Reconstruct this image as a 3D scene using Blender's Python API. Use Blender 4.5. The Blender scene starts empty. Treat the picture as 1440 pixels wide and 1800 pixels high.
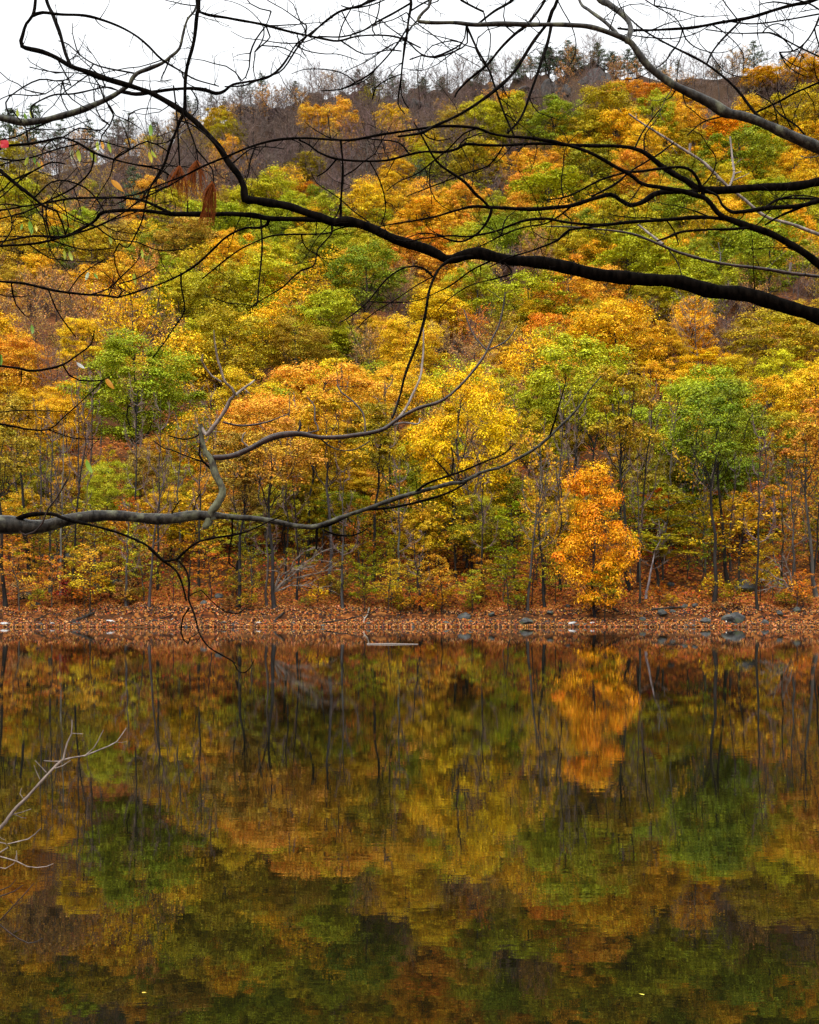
import bpy, bmesh, math, random
import numpy as np
from mathutils import Vector

random.seed(11)
rng = np.random.default_rng(11)
scene = bpy.context.scene
COL = scene.collection

# ------------------------------------------------------------------ camera
F_PX, CX, CY, CAM_Z = 2200.0, 720.0, 1056.0, 2.0      # photograph is 1440 x 1800
cam_d = bpy.data.cameras.new("camera")
cam = bpy.data.objects.new("camera", cam_d)
COL.objects.link(cam)
cam.location = (0, 0, CAM_Z)
cam.rotation_euler = (math.radians(90), 0, 0)
cam_d.sensor_width = 36
cam_d.lens = 36 * F_PX / 1800
cam_d.shift_y = (CY - 900) / 1800
cam_d.clip_start = 0.1
cam_d.clip_end = 3000
scene.camera = cam
scene.render.resolution_x, scene.render.resolution_y = 819, 1024

# ------------------------------------------------------------------ world: bright overcast
SUN_EL, SUN_AZ = math.radians(50), math.radians(205)
world = bpy.data.worlds.new("World")
scene.world = world
world.use_nodes = True
wn, wl = world.node_tree.nodes, world.node_tree.links
wn.clear()
w_out = wn.new("ShaderNodeOutputWorld")
w_bg = wn.new("ShaderNodeBackground")
w_sky = wn.new("ShaderNodeTexSky")
w_sky.sky_type = 'NISHITA'
w_sky.sun_disc = False
w_sky.sun_elevation = SUN_EL
w_sky.sun_rotation = SUN_AZ
w_tc = wn.new("ShaderNodeTexCoord")
w_sep = wn.new("ShaderNodeSeparateXYZ")
w_ramp = wn.new("ShaderNodeMapRange")               # overcast: zenith brighter than horizon
w_ramp.inputs['From Min'].default_value = 0.28
w_ramp.inputs['From Max'].default_value = 1.0
w_ramp.inputs['To Min'].default_value = 6.3
w_ramp.inputs['To Max'].default_value = 25.0
w_noise = wn.new("ShaderNodeTexNoise")
w_noise.inputs['Scale'].default_value = 3.0
w_noise.inputs['Detail'].default_value = 4.0
w_nm = wn.new("ShaderNodeMapRange")
w_nm.inputs['To Min'].default_value = 0.9
w_nm.inputs['To Max'].default_value = 1.1
w_mul = wn.new("ShaderNodeMath"); w_mul.operation = 'MULTIPLY'
w_cl = wn.new("ShaderNodeMix"); w_cl.data_type = 'RGBA'; w_cl.blend_type = 'MULTIPLY'
w_cl.inputs['Factor'].default_value = 1.0
w_cl.inputs[6].default_value = (0.965, 0.985, 1.0, 1)
w_mix = wn.new("ShaderNodeMix"); w_mix.data_type = 'RGBA'
w_mix.inputs['Factor'].default_value = 0.93           # cloud cover
wl.new(w_tc.outputs['Generated'], w_sep.inputs[0])
wl.new(w_sep.outputs['Z'], w_ramp.inputs['Value'])
wl.new(w_tc.outputs['Generated'], w_noise.inputs['Vector'])
wl.new(w_noise.outputs['Fac'], w_nm.inputs['Value'])
wl.new(w_ramp.outputs['Result'], w_mul.inputs[0])
wl.new(w_nm.outputs['Result'], w_mul.inputs[1])
wl.new(w_mul.outputs[0], w_cl.inputs[7])
wl.new(w_sky.outputs['Color'], w_mix.inputs[6])
wl.new(w_cl.outputs[2], w_mix.inputs[7])
wl.new(w_mix.outputs[2], w_bg.inputs['Color'])
w_bg.inputs['Strength'].default_value = 0.10
wl.new(w_bg.outputs[0], w_out.inputs[0])

sun_d = bpy.data.lights.new("sun", 'SUN')
sun_d.energy = 1.5
sun_d.angle = math.radians(11)
sun_d.color = (1.0, 0.96, 0.9)
sun = bpy.data.objects.new("sun", sun_d)
COL.objects.link(sun)
# light comes from behind the camera, high and a little to the left
sd = Vector((math.sin(SUN_AZ) * math.cos(SUN_EL), math.cos(SUN_AZ) * math.cos(SUN_EL), math.sin(SUN_EL)))
sun.rotation_euler = sd.to_track_quat('Z', 'Y').to_euler()

scene.view_settings.view_transform = 'Standard'
scene.view_settings.look = 'None'
scene.view_settings.exposure = 0.62
scene.view_settings.gamma = 1.0
scene.view_settings.use_curve_mapping = False
scene.render.engine = 'CYCLES'
scene.cycles.max_bounces = 5
scene.cycles.diffuse_bounces = 1
scene.cycles.glossy_bounces = 3
scene.cycles.transmission_bounces = 3
scene.cycles.transparent_max_bounces = 4

# ------------------------------------------------------------------ small helpers
def P(px, py, y):
    """world point at depth y seen at a pixel of the photograph (camera looks along +y)"""
    return np.array([(px - CX) * y / F_PX, y, CAM_Z + (CY - py) * y / F_PX])

def to_px(p):
    return CX + F_PX * p[0] / p[1], CY - F_PX * (p[2] - CAM_Z) / p[1]

def link(name, data, parent=None, loc=None, color=None):
    o = bpy.data.objects.new(name, data)
    COL.objects.link(o)
    if parent is not None:
        o.parent = parent
    if loc is not None:
        o.location = loc
    if color is not None:
        o.color = (*color, 1)
    return o

def tag(o, label=None, cat=None, group=None, kind=None):
    if label: o['label'] = label
    if cat: o['category'] = cat
    if group: o['group'] = group
    if kind: o['kind'] = kind
    return o

def mesh_np(name, verts, quads=None, tris=None, mat=None, smooth=False, var=None):
    """fast mesh from numpy arrays"""
    me = bpy.data.meshes.new(name)
    verts = np.asarray(verts, dtype=np.float32)
    loops, starts, n = [], [], 0
    if quads is not None and len(quads):
        quads = np.asarray(quads, dtype=np.int32)
        loops.append(quads.ravel()); starts.append(np.arange(len(quads)) * 4); n = len(quads) * 4
    if tris is not None and len(tris):
        tris = np.asarray(tris, dtype=np.int32)
        loops.append(tris.ravel()); starts.append(n + np.arange(len(tris)) * 3)
    lp = np.concatenate(loops); st = np.concatenate(starts).astype(np.int32)
    me.vertices.add(len(verts)); me.vertices.foreach_set('co', verts.ravel())
    me.loops.add(len(lp)); me.loops.foreach_set('vertex_index', lp)
    me.polygons.add(len(st)); me.polygons.foreach_set('loop_start', st)
    if var is not None:
        a = me.color_attributes.new('var', 'FLOAT_COLOR', 'POINT')
        v = np.ones((len(verts), 4), dtype=np.float32); v[:, :var.shape[1]] = var
        a.data.foreach_set('color', v.ravel())
    me.update(calc_edges=True)
    me.polygons.foreach_set('use_smooth', np.full(len(st), smooth, dtype=bool))
    if mat: me.materials.append(mat)
    return me

def catmull(pts, step):
    """pts (n,k) -> resampled smooth curve; last column(s) interpolated as well"""
    pts = np.asarray(pts, float)
    if len(pts) < 3:
        L = np.linalg.norm(pts[-1, :3] - pts[0, :3]); m = max(2, int(L / step) + 1)
        t = np.linspace(0, 1, m)[:, None]
        return pts[0] * (1 - t) + pts[-1] * t
    e = np.vstack([2 * pts[0] - pts[1], pts, 2 * pts[-1] - pts[-2]])
    out = []
    for i in range(1, len(e) - 2):
        p0, p1, p2, p3 = e[i-1], e[i], e[i+1], e[i+2]
        m = max(1, int(round(np.linalg.norm(p2[:3] - p1[:3]) / step)))
        for k in range(m):
            t = k / m
            out.append(0.5 * ((2*p1) + (-p0+p2)*t + (2*p0-5*p1+4*p2-p3)*t*t + (-p0+3*p1-3*p2+p3)*t**3))
    out.append(e[-2])
    return np.array(out)

class Tubes:
    """collects tapered tubes into one mesh"""
    def __init__(self):
        self.v, self.q, self.n = [], [], 0
    def add(self, pts, rad, sides=4, cap=False):
        pts = np.asarray(pts, float); rad = np.asarray(rad, float)
        m = len(pts)
        if m < 2: return
        t = np.gradient(pts, axis=0)
        t /= np.linalg.norm(t, axis=1)[:, None] + 1e-9
        up = np.array([0, 0, 1.0]) if abs(t[0, 2]) < 0.8 else np.array([1.0, 0, 0])
        a = np.zeros((m, 3)); u = up
        for i in range(m):
            u = u - t[i] * np.dot(u, t[i]); L = np.linalg.norm(u)
            if L < 1e-4:
                u = np.cross(t[i], [0.3, 0.5, 0.8]); L = np.linalg.norm(u)
            u = u / L; a[i] = u
        b = np.cross(t, a)
        ang = np.arange(sides) * 2 * math.pi / sides
        ring = pts[:, None] + rad[:, None, None] * (np.cos(ang)[None, :, None] * a[:, None] + np.sin(ang)[None, :, None] * b[:, None])
        self.v.append(ring.reshape(-1, 3))
        i, j = np.meshgrid(np.arange(m - 1), np.arange(sides), indexing='ij')
        j2 = (j + 1) % sides
        q = np.stack([i*sides+j, i*sides+j2, (i+1)*sides+j2, (i+1)*sides+j], -1).reshape(-1, 4) + self.n
        self.q.append(q); self.n += m * sides
    def mesh(self, name, mat, smooth=True):
        return mesh_np(name, np.vstack(self.v), quads=np.vstack(self.q), mat=mat, smooth=smooth)

def leaf_cards(c, nrm, size, aspect, rg, fold=0.0):
    """diamond shaped leaf faces: centres, normals, sizes -> verts, quads"""
    n = len(c)
    nrm = nrm / (np.linalg.norm(nrm, axis=1)[:, None] + 1e-9)
    r = rg.normal(size=(n, 3))
    a = np.cross(nrm, r); a /= np.linalg.norm(a, axis=1)[:, None] + 1e-9
    b = np.cross(nrm, a)
    s = np.asarray(size).reshape(-1, 1)
    sh = rg.uniform(-0.25, 0.25, (n, 1))
    v = np.stack([c - a*s*0.5, c + b*s*0.5*aspect + a*s*sh, c + a*s*0.5 + nrm*s*fold, c - b*s*0.5*aspect + a*s*sh], 1)
    q = np.arange(n * 4).reshape(n, 4)
    return v.reshape(-1, 3), q

# ------------------------------------------------------------------ materials
def new_mat(name):
    m = bpy.data.materials.new(name); m.use_nodes = True
    nt = m.node_tree; nt.nodes.clear()
    return m, nt.nodes, nt.links

def leaf_material():
    m, n, l = new_mat('autumn leaves')
    out = n.new('ShaderNodeOutputMaterial')
    oi = n.new('ShaderNodeObjectInfo')
    at = n.new('ShaderNodeAttribute'); at.attribute_name = 'var'
    sp = n.new('ShaderNodeSeparateColor')
    l.new(at.outputs['Color'], sp.inputs[0])
    hs = n.new('ShaderNodeHueSaturation')
    h1 = n.new('ShaderNodeMapRange'); h1.inputs['To Min'].default_value = 0.462; h1.inputs['To Max'].default_value = 0.536
    add = n.new('ShaderNodeMath'); add.operation = 'ADD'
    m1 = n.new('ShaderNodeMath'); m1.operation = 'MULTIPLY'; m1.inputs[1].default_value = 0.6
    m2 = n.new('ShaderNodeMath'); m2.operation = 'MULTIPLY'; m2.inputs[1].default_value = 0.4
    l.new(sp.outputs[1], m1.inputs[0]); l.new(sp.outputs[2], m2.inputs[0])
    l.new(m1.outputs[0], add.inputs[0]); l.new(m2.outputs[0], add.inputs[1])
    l.new(add.outputs[0], h1.inputs['Value']); l.new(h1.outputs['Result'], hs.inputs['Hue'])
    v1 = n.new('ShaderNodeMapRange'); v1.inputs['To Min'].default_value = 0.34; v1.inputs['To Max'].default_value = 1.45
    l.new(sp.outputs[0], v1.inputs['Value']); l.new(v1.outputs['Result'], hs.inputs['Value'])
    l.new(oi.outputs['Color'], hs.inputs['Color'])
    d = n.new('ShaderNodeBsdfDiffuse'); t = n.new('ShaderNodeBsdfTranslucent')
    l.new(hs.outputs[0], d.inputs[0]); l.new(hs.outputs[0], t.inputs[0])
    mx = n.new('ShaderNodeMixShader'); mx.inputs[0].default_value = 0.16
    l.new(d.outputs[0], mx.inputs[1]); l.new(t.outputs[0], mx.inputs[2])
    g = n.new('ShaderNodeBsdfGlossy'); g.inputs['Roughness'].default_value = 0.45
    g.inputs['Color'].default_value = (0.8, 0.85, 0.9, 1)
    mg = n.new('ShaderNodeMixShader'); mg.inputs[0].default_value = 0.014
    l.new(mx.outputs[0], mg.inputs[1]); l.new(g.outputs[0], mg.inputs[2])
    l.new(mg.outputs[0], out.inputs[0])
    return m

def bark_material(name, dark, light, scale, rough, lichen=None, lich_amt=0.5, objcol=False, bump=0.3, stretch=0.25, spec=0.25):
    m, n, l = new_mat(name)
    out = n.new('ShaderNodeOutputMaterial')
    b = n.new('ShaderNodeBsdfPrincipled'); b.inputs['Roughness'].default_value = rough; b.inputs['Specular IOR Level'].default_value = spec
    if spec < 0.1: b.inputs['IOR'].default_value = 1.12
    tc = n.new('ShaderNodeTexCoord'); mp = n.new('ShaderNodeMapping')
    mp.inputs['Scale'].default_value = (1, 1, stretch)
    l.new(tc.outputs['Object'], mp.inputs[0])
    ns = n.new('ShaderNodeTexNoise'); ns.inputs['Scale'].default_value = scale; ns.inputs['Detail'].default_value = 6
    l.new(mp.outputs[0], ns.inputs['Vector'])
    cr = n.new('ShaderNodeValToRGB')
    cr.color_ramp.elements[0].position = 0.35; cr.color_ramp.elements[0].color = (*dark, 1)
    cr.color_ramp.elements[1].position = 0.68; cr.color_ramp.elements[1].color = (*light, 1)
    l.new(ns.outputs['Fac'], cr.inputs[0])
    col = cr.outputs[0]
    if lichen:
        n2 = n.new('ShaderNodeTexNoise'); n2.inputs['Scale'].default_value = scale * 0.35; n2.inputs['Detail'].default_value = 5
        l.new(tc.outputs['Object'], n2.inputs['Vector'])
        r2 = n.new('ShaderNodeMapRange'); r2.inputs['From Min'].default_value = 1 - lich_amt - 0.06; r2.inputs['From Max'].default_value = 1 - lich_amt + 0.1
        l.new(n2.outputs['Fac'], r2.inputs['Value'])
        mx = n.new('ShaderNodeMix'); mx.data_type = 'RGBA'
        l.new(r2.outputs['Result'], mx.inputs['Factor']); l.new(col, mx.inputs[6]); mx.inputs[7].default_value = (*lichen, 1)
        col = mx.outputs[2]
    if objcol:
        oi = n.new('ShaderNodeObjectInfo')
        mm = n.new('ShaderNodeMix'); mm.data_type = 'RGBA'; mm.blend_type = 'MULTIPLY'; mm.inputs['Factor'].default_value = 1
        l.new(col, mm.inputs[6]); l.new(oi.outputs['Color'], mm.inputs[7]); col = mm.outputs[2]
    l.new(col, b.inputs['Base Color'])
    bp = n.new('ShaderNodeBump'); bp.inputs['Strength'].default_value = bump; bp.inputs['Distance'].default_value = 0.01
    l.new(ns.outputs['Fac'], bp.inputs['Height']); l.new(bp.outputs[0], b.inputs['Normal'])
    l.new(b.outputs[0], out.inputs[0])
    return m

M_LEAF = leaf_material()
M_TRUNK = bark_material('trunk bark', (0.45, 0.42, 0.40), (1.5, 1.5, 1.5), 3.0, 0.85, objcol=True)
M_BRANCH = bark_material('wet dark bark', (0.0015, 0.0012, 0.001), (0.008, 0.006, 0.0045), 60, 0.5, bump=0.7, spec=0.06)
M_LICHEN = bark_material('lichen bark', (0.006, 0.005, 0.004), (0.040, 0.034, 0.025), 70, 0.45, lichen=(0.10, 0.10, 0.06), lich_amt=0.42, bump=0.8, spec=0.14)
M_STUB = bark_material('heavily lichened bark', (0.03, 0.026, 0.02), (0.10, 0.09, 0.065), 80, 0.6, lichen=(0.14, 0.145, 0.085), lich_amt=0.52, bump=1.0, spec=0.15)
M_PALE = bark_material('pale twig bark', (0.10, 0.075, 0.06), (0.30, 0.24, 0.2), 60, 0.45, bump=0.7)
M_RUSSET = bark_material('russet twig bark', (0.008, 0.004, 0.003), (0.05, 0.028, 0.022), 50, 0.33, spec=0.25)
M_WOOD = bark_material('driftwood', (0.35, 0.33, 0.3), (1.2, 1.15, 1.1), 4.0, 0.8, objcol=True)

def ground_material():
    m, n, l = new_mat('leaf litter ground')
    out = n.new('ShaderNodeOutputMaterial'); b = n.new('ShaderNodeBsdfPrincipled'); b.inputs['Roughness'].default_value = 0.95; b.inputs['Specular IOR Level'].default_value = 0.05
    tc = n.new('ShaderNodeTexCoord')
    v = n.new('ShaderNodeTexVoronoi'); v.inputs['Scale'].default_value = 4.0
    l.new(tc.outputs['Object'], v.inputs['Vector'])
    s = n.new('ShaderNodeSeparateColor'); l.new(v.outputs['Color'], s.inputs[0])
    cr = n.new('ShaderNodeValToRGB'); e = cr.color_ramp.elements
    e[0].position = 0.0; e[0].color = (0.03, 0.016, 0.01, 1); e[1].position = 1.0; e[1].color = (0.42, 0.17, 0.04, 1)
    for p, c in ((0.3, (0.06, 0.02, 0.008)), (0.55, (0.17, 0.045, 0.012)), (0.8, (0.30, 0.09, 0.018))):
        x = e.new(p); x.color = (*c, 1)
    l.new(s.outputs[0], cr.inputs[0])
    ns = n.new('ShaderNodeTexNoise'); ns.inputs['Scale'].default_value = 0.12; ns.inputs['Detail'].default_value = 6
    l.new(tc.outputs['Object'], ns.inputs['Vector'])
    r = n.new('ShaderNodeMapRange'); r.inputs['From Min'].default_value = 0.42; r.inputs['From Max'].default_value = 0.62
    l.new(ns.outputs['Fac'], r.inputs['Value'])
    mx = n.new('ShaderNodeMix'); mx.data_type = 'RGBA'; mx.inputs[7].default_value = (0.075, 0.034, 0.014, 1)
    l.new(r.outputs['Result'], mx.inputs['Factor']); l.new(cr.outputs[0], mx.inputs[6])
    # higher up the litter is greyer and browner
    sx = n.new('ShaderNodeSeparateXYZ'); l.new(tc.outputs['Object'], sx.inputs[0])
    r3 = n.new('ShaderNodeMapRange'); r3.inputs['From Min'].default_value = 25; r3.inputs['From Max'].default_value = 85
    l.new(sx.outputs['Z'], r3.inputs['Value'])
    m3 = n.new('ShaderNodeMix'); m3.data_type = 'RGBA'; m3.inputs[7].default_value = (0.072, 0.043, 0.027, 1)
    l.new(r3.outputs['Result'], m3.inputs['Factor']); l.new(mx.outputs[2], m3.inputs[6])
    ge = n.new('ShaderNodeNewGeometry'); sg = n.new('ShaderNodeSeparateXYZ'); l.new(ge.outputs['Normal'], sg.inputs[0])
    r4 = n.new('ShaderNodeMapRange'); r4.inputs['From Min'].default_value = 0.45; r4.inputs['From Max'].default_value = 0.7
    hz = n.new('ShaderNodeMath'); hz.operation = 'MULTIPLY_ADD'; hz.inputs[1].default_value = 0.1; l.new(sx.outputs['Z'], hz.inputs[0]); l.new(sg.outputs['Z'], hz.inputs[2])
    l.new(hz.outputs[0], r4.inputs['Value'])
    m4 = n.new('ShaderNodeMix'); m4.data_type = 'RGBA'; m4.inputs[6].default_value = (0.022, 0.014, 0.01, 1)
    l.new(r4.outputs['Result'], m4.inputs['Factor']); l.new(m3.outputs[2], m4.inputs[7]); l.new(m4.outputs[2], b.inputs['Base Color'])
    l.new(b.outputs[0], out.inputs[0])
    return m

def rock_material(name, dark, light, moss, moss_amt, scale=1.5):
    m, n, l = new_mat(name)
    out = n.new('ShaderNodeOutputMaterial'); b = n.new('ShaderNodeBsdfPrincipled'); b.inputs['Roughness'].default_value = 0.8
    tc = n.new('ShaderNodeTexCoord')
    ns = n.new('ShaderNodeTexNoise'); ns.inputs['Scale'].default_value = scale; ns.inputs['Detail'].default_value = 8
    l.new(tc.outputs['Object'], ns.inputs['Vector'])
    cr = n.new('ShaderNodeValToRGB'); cr.color_ramp.elements[0].position = 0.35; cr.color_ramp.elements[0].color = (*dark, 1)
    cr.color_ramp.elements[1].position = 0.7; cr.color_ramp.elements[1].color = (*light, 1)
    l.new(ns.outputs['Fac'], cr.inputs[0])
    n2 = n.new('ShaderNodeTexNoise'); n2.inputs['Scale'].default_value = scale * 0.6; n2.inputs['Detail'].default_value = 4
    mp = n.new('ShaderNodeMapping'); mp.inputs['Location'].default_value = (7, 3, 5)
    l.new(tc.outputs['Object'], mp.inputs[0]); l.new(mp.outputs[0], n2.inputs['Vector'])
    r = n.new('ShaderNodeMapRange'); r.inputs['From Min'].default_value = 1 - moss_amt - 0.05; r.inputs['From Max'].default_value = 1 - moss_amt + 0.08
    l.new(n2.outputs['Fac'], r.inputs['Value'])
    mx = n.new('ShaderNodeMix'); mx.data_type = 'RGBA'; mx.inputs[7].default_value = (*moss, 1)
    l.new(r.outputs['Result'], mx.inputs['Factor']); l.new(cr.outputs[0], mx.inputs[6]); l.new(mx.outputs[2], b.inputs['Base Color'])
    bp = n.new('ShaderNodeBump'); bp.inputs['Strength'].default_value = 0.6; bp.inputs['Distance'].default_value = 0.1
    l.new(ns.outputs['Fac'], bp.inputs['Height']); l.new(bp.outputs[0], b.inputs['Normal']); l.new(b.outputs[0], out.inputs[0])
    return m

def water_material():
    m, n, l = new_mat('dark still lake water')
    out = n.new('ShaderNodeOutputMaterial'); b = n.new('ShaderNodeBsdfPrincipled')
    b.inputs['Base Color'].default_value = (0.0045, 0.0042, 0.0016, 1)
    b.inputs['Roughness'].default_value = 0.004
    b.inputs['IOR'].default_value = 1.333
    tc = n.new('ShaderNodeTexCoord')
    mp = n.new('ShaderNodeMapping'); mp.inputs['Scale'].default_value = (1.6, 4.0, 1)
    l.new(tc.outputs['Object'], mp.inputs[0])
    n1 = n.new('ShaderNodeTexNoise'); n1.inputs['Scale'].default_value = 1.6; n1.inputs['Detail'].default_value = 3
    l.new(mp.outputs[0], n1.inputs['Vector'])
    # broad patches of calmer and livelier water
    n2 = n.new('ShaderNodeTexNoise'); n2.inputs['Scale'].default_value = 0.07; n2.inputs['Detail'].default_value = 2
    l.new(tc.outputs['Object'], n2.inputs['Vector'])
    r2 = n.new('ShaderNodeMapRange'); r2.inputs['From Min'].default_value = 0.35; r2.inputs['From Max'].default_value = 0.65
    r2.inputs['To Min'].default_value = 0.35; r2.inputs['To Max'].default_value = 1.0
    l.new(n2.outputs['Fac'], r2.inputs['Value'])
    mu = n.new('ShaderNodeMath'); mu.operation = 'MULTIPLY'
    l.new(n1.outputs['Fac'], mu.inputs[0]); l.new(r2.outputs['Result'], mu.inputs[1])
    bp = n.new('ShaderNodeBump'); bp.inputs['Strength'].default_value = 1.0; bp.inputs['Distance'].default_value = WATER_BUMP
    l.new(mu.outputs[0], bp.inputs['Height']); l.new(bp.outputs[0], b.inputs['Normal'])
    l.new(b.outputs[0], out.inputs[0])
    return m
WATER_BUMP = 0.00055
M_GROUND = ground_material()
M_ROCK = rock_material('grey boulder', (0.018, 0.018, 0.017), (0.085, 0.085, 0.08), (0.06, 0.075, 0.03), 0.42)
M_PALEROCK = rock_material('pale stone', (0.25, 0.25, 0.24), (0.55, 0.55, 0.53), (0.3, 0.3, 0.22), 0.3)
M_CLIFF = rock_material('ridge rock', (0.016, 0.015, 0.015), (0.075, 0.068, 0.064), (0.10, 0.06, 0.03), 0.5, 0.35)
M_WATER = water_material()

# ------------------------------------------------------------------ terrain
S_CTRL = [-60, -8, 0, 3.0, 3.22, 8, 15, 30, 55, 80, 105, 130, 155, 180, 205, 225, 300, 500]
Z_CTRL = [-6, -2.0, 0, 0.62, 1.1, 2.6, 5.2, 11, 21, 33, 47, 61, 78, 99, 125, 122, 90, 60]
RX = [-400, -98, -80, -60, -50, -40, -34, -30, -22, -14, -3, 3, 11, 22, 33, 42, 46, 51, 65, 80, 98, 400]
RY = [102, 104, 106, 110, 116, 120, 121, 120, 123.5, 124.5, 123.5, 124.5, 125.5, 126, 128, 130.5, 131, 127.5, 127, 127, 130, 132]
def shore_y(x):
    return 95 + 0.5*np.sin(x*0.13+0.5) + 0.28*np.sin(x*0.41+1) + 0.12*np.sin(x*1.3)
def zg(x, y):
    x = np.asarray(x, float); y = np.asarray(y, float)
    s = y - shore_y(x)
    z = np.interp(s, S_CTRL, Z_CTRL)
    f = np.clip((s - 80) / 125, 0, 1)
    lip = np.clip(0.45 + 0.5*np.sin(x*0.7+1)*np.sin(x*0.31) + 0.3*np.sin(x*2.3), 0, 1)
    z = z - np.clip((s-2.6)/0.6, 0, 1)*np.clip((9-s)/5.8, 0, 1)*(1-lip)*0.42
    z = z * (1 + f * (np.interp(x, RX, RY) / 125 - 1))
    z = z + np.clip((s-185)/20, 0, 1)*(0.9*np.sin(x*0.47+0.6)+0.7*np.sin(x*1.03)+0.4*np.sin(x*2.3+1))
    a = np.clip((s - 6) / 30, 0, 1)
    z = z + a * (0.9*np.sin(x*0.11+y*0.05)*np.cos(y*0.09) + 0.5*np.sin(x*0.31+1.7)*np.sin(y*0.23))
    b = np.clip(s / 2, 0, 1)
    z = z + b * 0.09*np.sin(x*1.9+y*0.7)*np.sin(y*1.3+x*0.5) + b*0.05*np.sin(x*4.1)*np.cos(y*3.3)
    return z

def build_ground():
    xs = np.concatenate([np.linspace(-420, -55, 60), np.linspace(-54, 54, 260), np.linspace(55, 420, 60)])
    ys = np.concatenate([np.linspace(60, 92, 8), np.linspace(93, 103, 110), np.linspace(103.6, 140, 60), np.linspace(141, 330, 110), np.linspace(335, 600, 20)])
    X, Y = np.meshgrid(xs, ys)
    V = np.stack([X, Y, zg(X, Y)], -1).reshape(-1, 3)
    nx, ny = len(xs), len(ys)
    j, i = np.meshgrid(np.arange(ny-1), np.arange(nx-1), indexing='ij')
    q = np.stack([j*nx+i, j*nx+i+1, (j+1)*nx+i+1, (j+1)*nx+i], -1).reshape(-1, 4)
    tag(link('hillside_ground', mesh_np('hillside_ground', V, quads=q, mat=M_GROUND, smooth=True)), kind='structure')
    # the near bank the photographer stands on
    xs = np.linspace(-60, 60, 80); ys = np.linspace(-40, 2.6, 30)
    X, Y = np.meshgrid(xs, ys)
    Z = np.interp(Y, [-40, 0, 1.0, 1.8, 2.6], [3.0, 0.42, 0.36, 0.05, -0.5]) + 0.03*np.sin(X*2.1+Y)
    V = np.stack([X, Y, Z], -1).reshape(-1, 3); nx = 80
    j, i = np.meshgrid(np.arange(29), np.arange(79), indexing='ij')
    q = np.stack([j*nx+i, j*nx+i+1, (j+1)*nx+i+1, (j+1)*nx+i], -1).reshape(-1, 4)
    tag(link('near_bank', mesh_np('near_bank', V, quads=q, mat=M_GROUND, smooth=True)), kind='structure')
    V = np.array([[-420, -60, 0], [420, -60, 0], [420, 130, 0], [-420, 130, 0]], float)
    tag(link('lake_water', mesh_np('lake_water', V, quads=[[0, 1, 2, 3]], mat=M_WATER)), kind='structure')
build_ground()
# ------------------------------------------------------------------ tree prototypes
COLR = dict(H=(0.36, 0.42, 0.014), G=(0.23, 0.29, 0.012), D=(0.06, 0.12, 0.015), L=(0.49, 0.48, 0.012), O=(0.48, 0.36, 0.012), Y=(0.90, 0.57, 0.015),
            B=(1.0, 0.60, 0.006), A=(0.92, 0.50, 0.012), P=(0.92, 0.45, 0.035), R=(0.82, 0.29, 0.012), F=(1.0, 0.39, 0.005),
            K=(0.55, 0.27, 0.085), N=(0.40, 0.27, 0.18), C=(0.085, 0.12, 0.055), S=(0.62, 0.03, 0.03))
NAMEC = dict(H='green', G='green', D='dark green', L='yellow-green', O='olive', Y='golden yellow', B='bright yellow', A='amber',
             P='peach-orange', R='rust-red', F='vivid orange', K='tan-brown', N='leafless grey-brown', C='dark green', S='scarlet')
BARK = [(0.03, 0.025, 0.021), (0.045, 0.038, 0.032), (0.075, 0.067, 0.058), (0.02, 0.017, 0.015)]

def curve(p0, d0, p1, n, rg, wob=0.04):
    """bezier-ish polyline from p0 leaving along d0 to p1"""
    L = np.linalg.norm(p1 - p0)
    c = p0 + d0 * L * 0.5
    t = np.linspace(0, 1, n)[:, None]
    q = (1-t)**2*p0 + 2*t*(1-t)*c + t*t*p1
    q[1:-1] += rg.normal(scale=wob*L, size=(n-2, 3))
    return q

def limbs_to(puffs, H, base_h, r0, rg, lean=0.0, nl=7, lean_y=0.0):
    """trunk and branch tubes that reach every puff centre"""
    T, B = Tubes(), Tubes()
    n = 9
    zz = np.linspace(-0.35, H*0.84, n)
    off = np.cumsum(rg.normal(scale=0.012*H, size=(n, 2)), axis=0); off -= off[0]
    tr = np.stack([off[:, 0] + lean*zz, off[:, 1] + lean_y*zz, zz], -1)
    rr = r0 * np.linspace(1.0, 0.22, n) ; rr[0] *= 1.45; rr[1] *= 1.0
    T.add(tr, rr, 7)
    def trunk_at(z):
        return np.array([np.interp(z, zz, tr[:, 0]), np.interp(z, zz, tr[:, 1]), z])
    idx = rg.choice(len(puffs), min(nl, len(puffs)), replace=False)
    nodes = [(trunk_at(z), np.array([0, 0, 1.0]), np.interp(z, zz, rr)) for z in np.linspace(base_h, H*0.82, 6)]
    for i in idx:
        p = puffs[i]
        z0 = np.clip(p[2] - 0.28*H*rg.uniform(0.7, 1.2), base_h*0.85, H*0.74)
        s = trunk_at(z0); d = p - s; d[2] = abs(d[2])*0.4 + 0.3*np.linalg.norm(d[:2]); d /= np.linalg.norm(d) + 1e-6
        c = curve(s, d, p, 7, rg)
        r = np.interp(z0, zz, rr) * 0.5
        B.add(c, np.linspace(r, 0.03, 7), 5)
        for k in (2, 3, 4, 5): nodes.append((c[k], c[k+1]-c[k], r*(1-k/8)))
    npos = np.array([a[0] for a in nodes])
    for i, p in enumerate(puffs):
        if i in idx: continue
        dd = np.linalg.norm(npos - p, axis=1) + np.where(npos[:, 2] > p[2], 3.0, 0)
        k = int(np.argmin(dd)); s, d, r = nodes[k]
        d = d / (np.linalg.norm(d) + 1e-6)
        B.add(curve(s, d, p, 5, rg), np.linspace(min(r*0.6, 0.09), 0.018, 5), 3)
    return T, B

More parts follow.
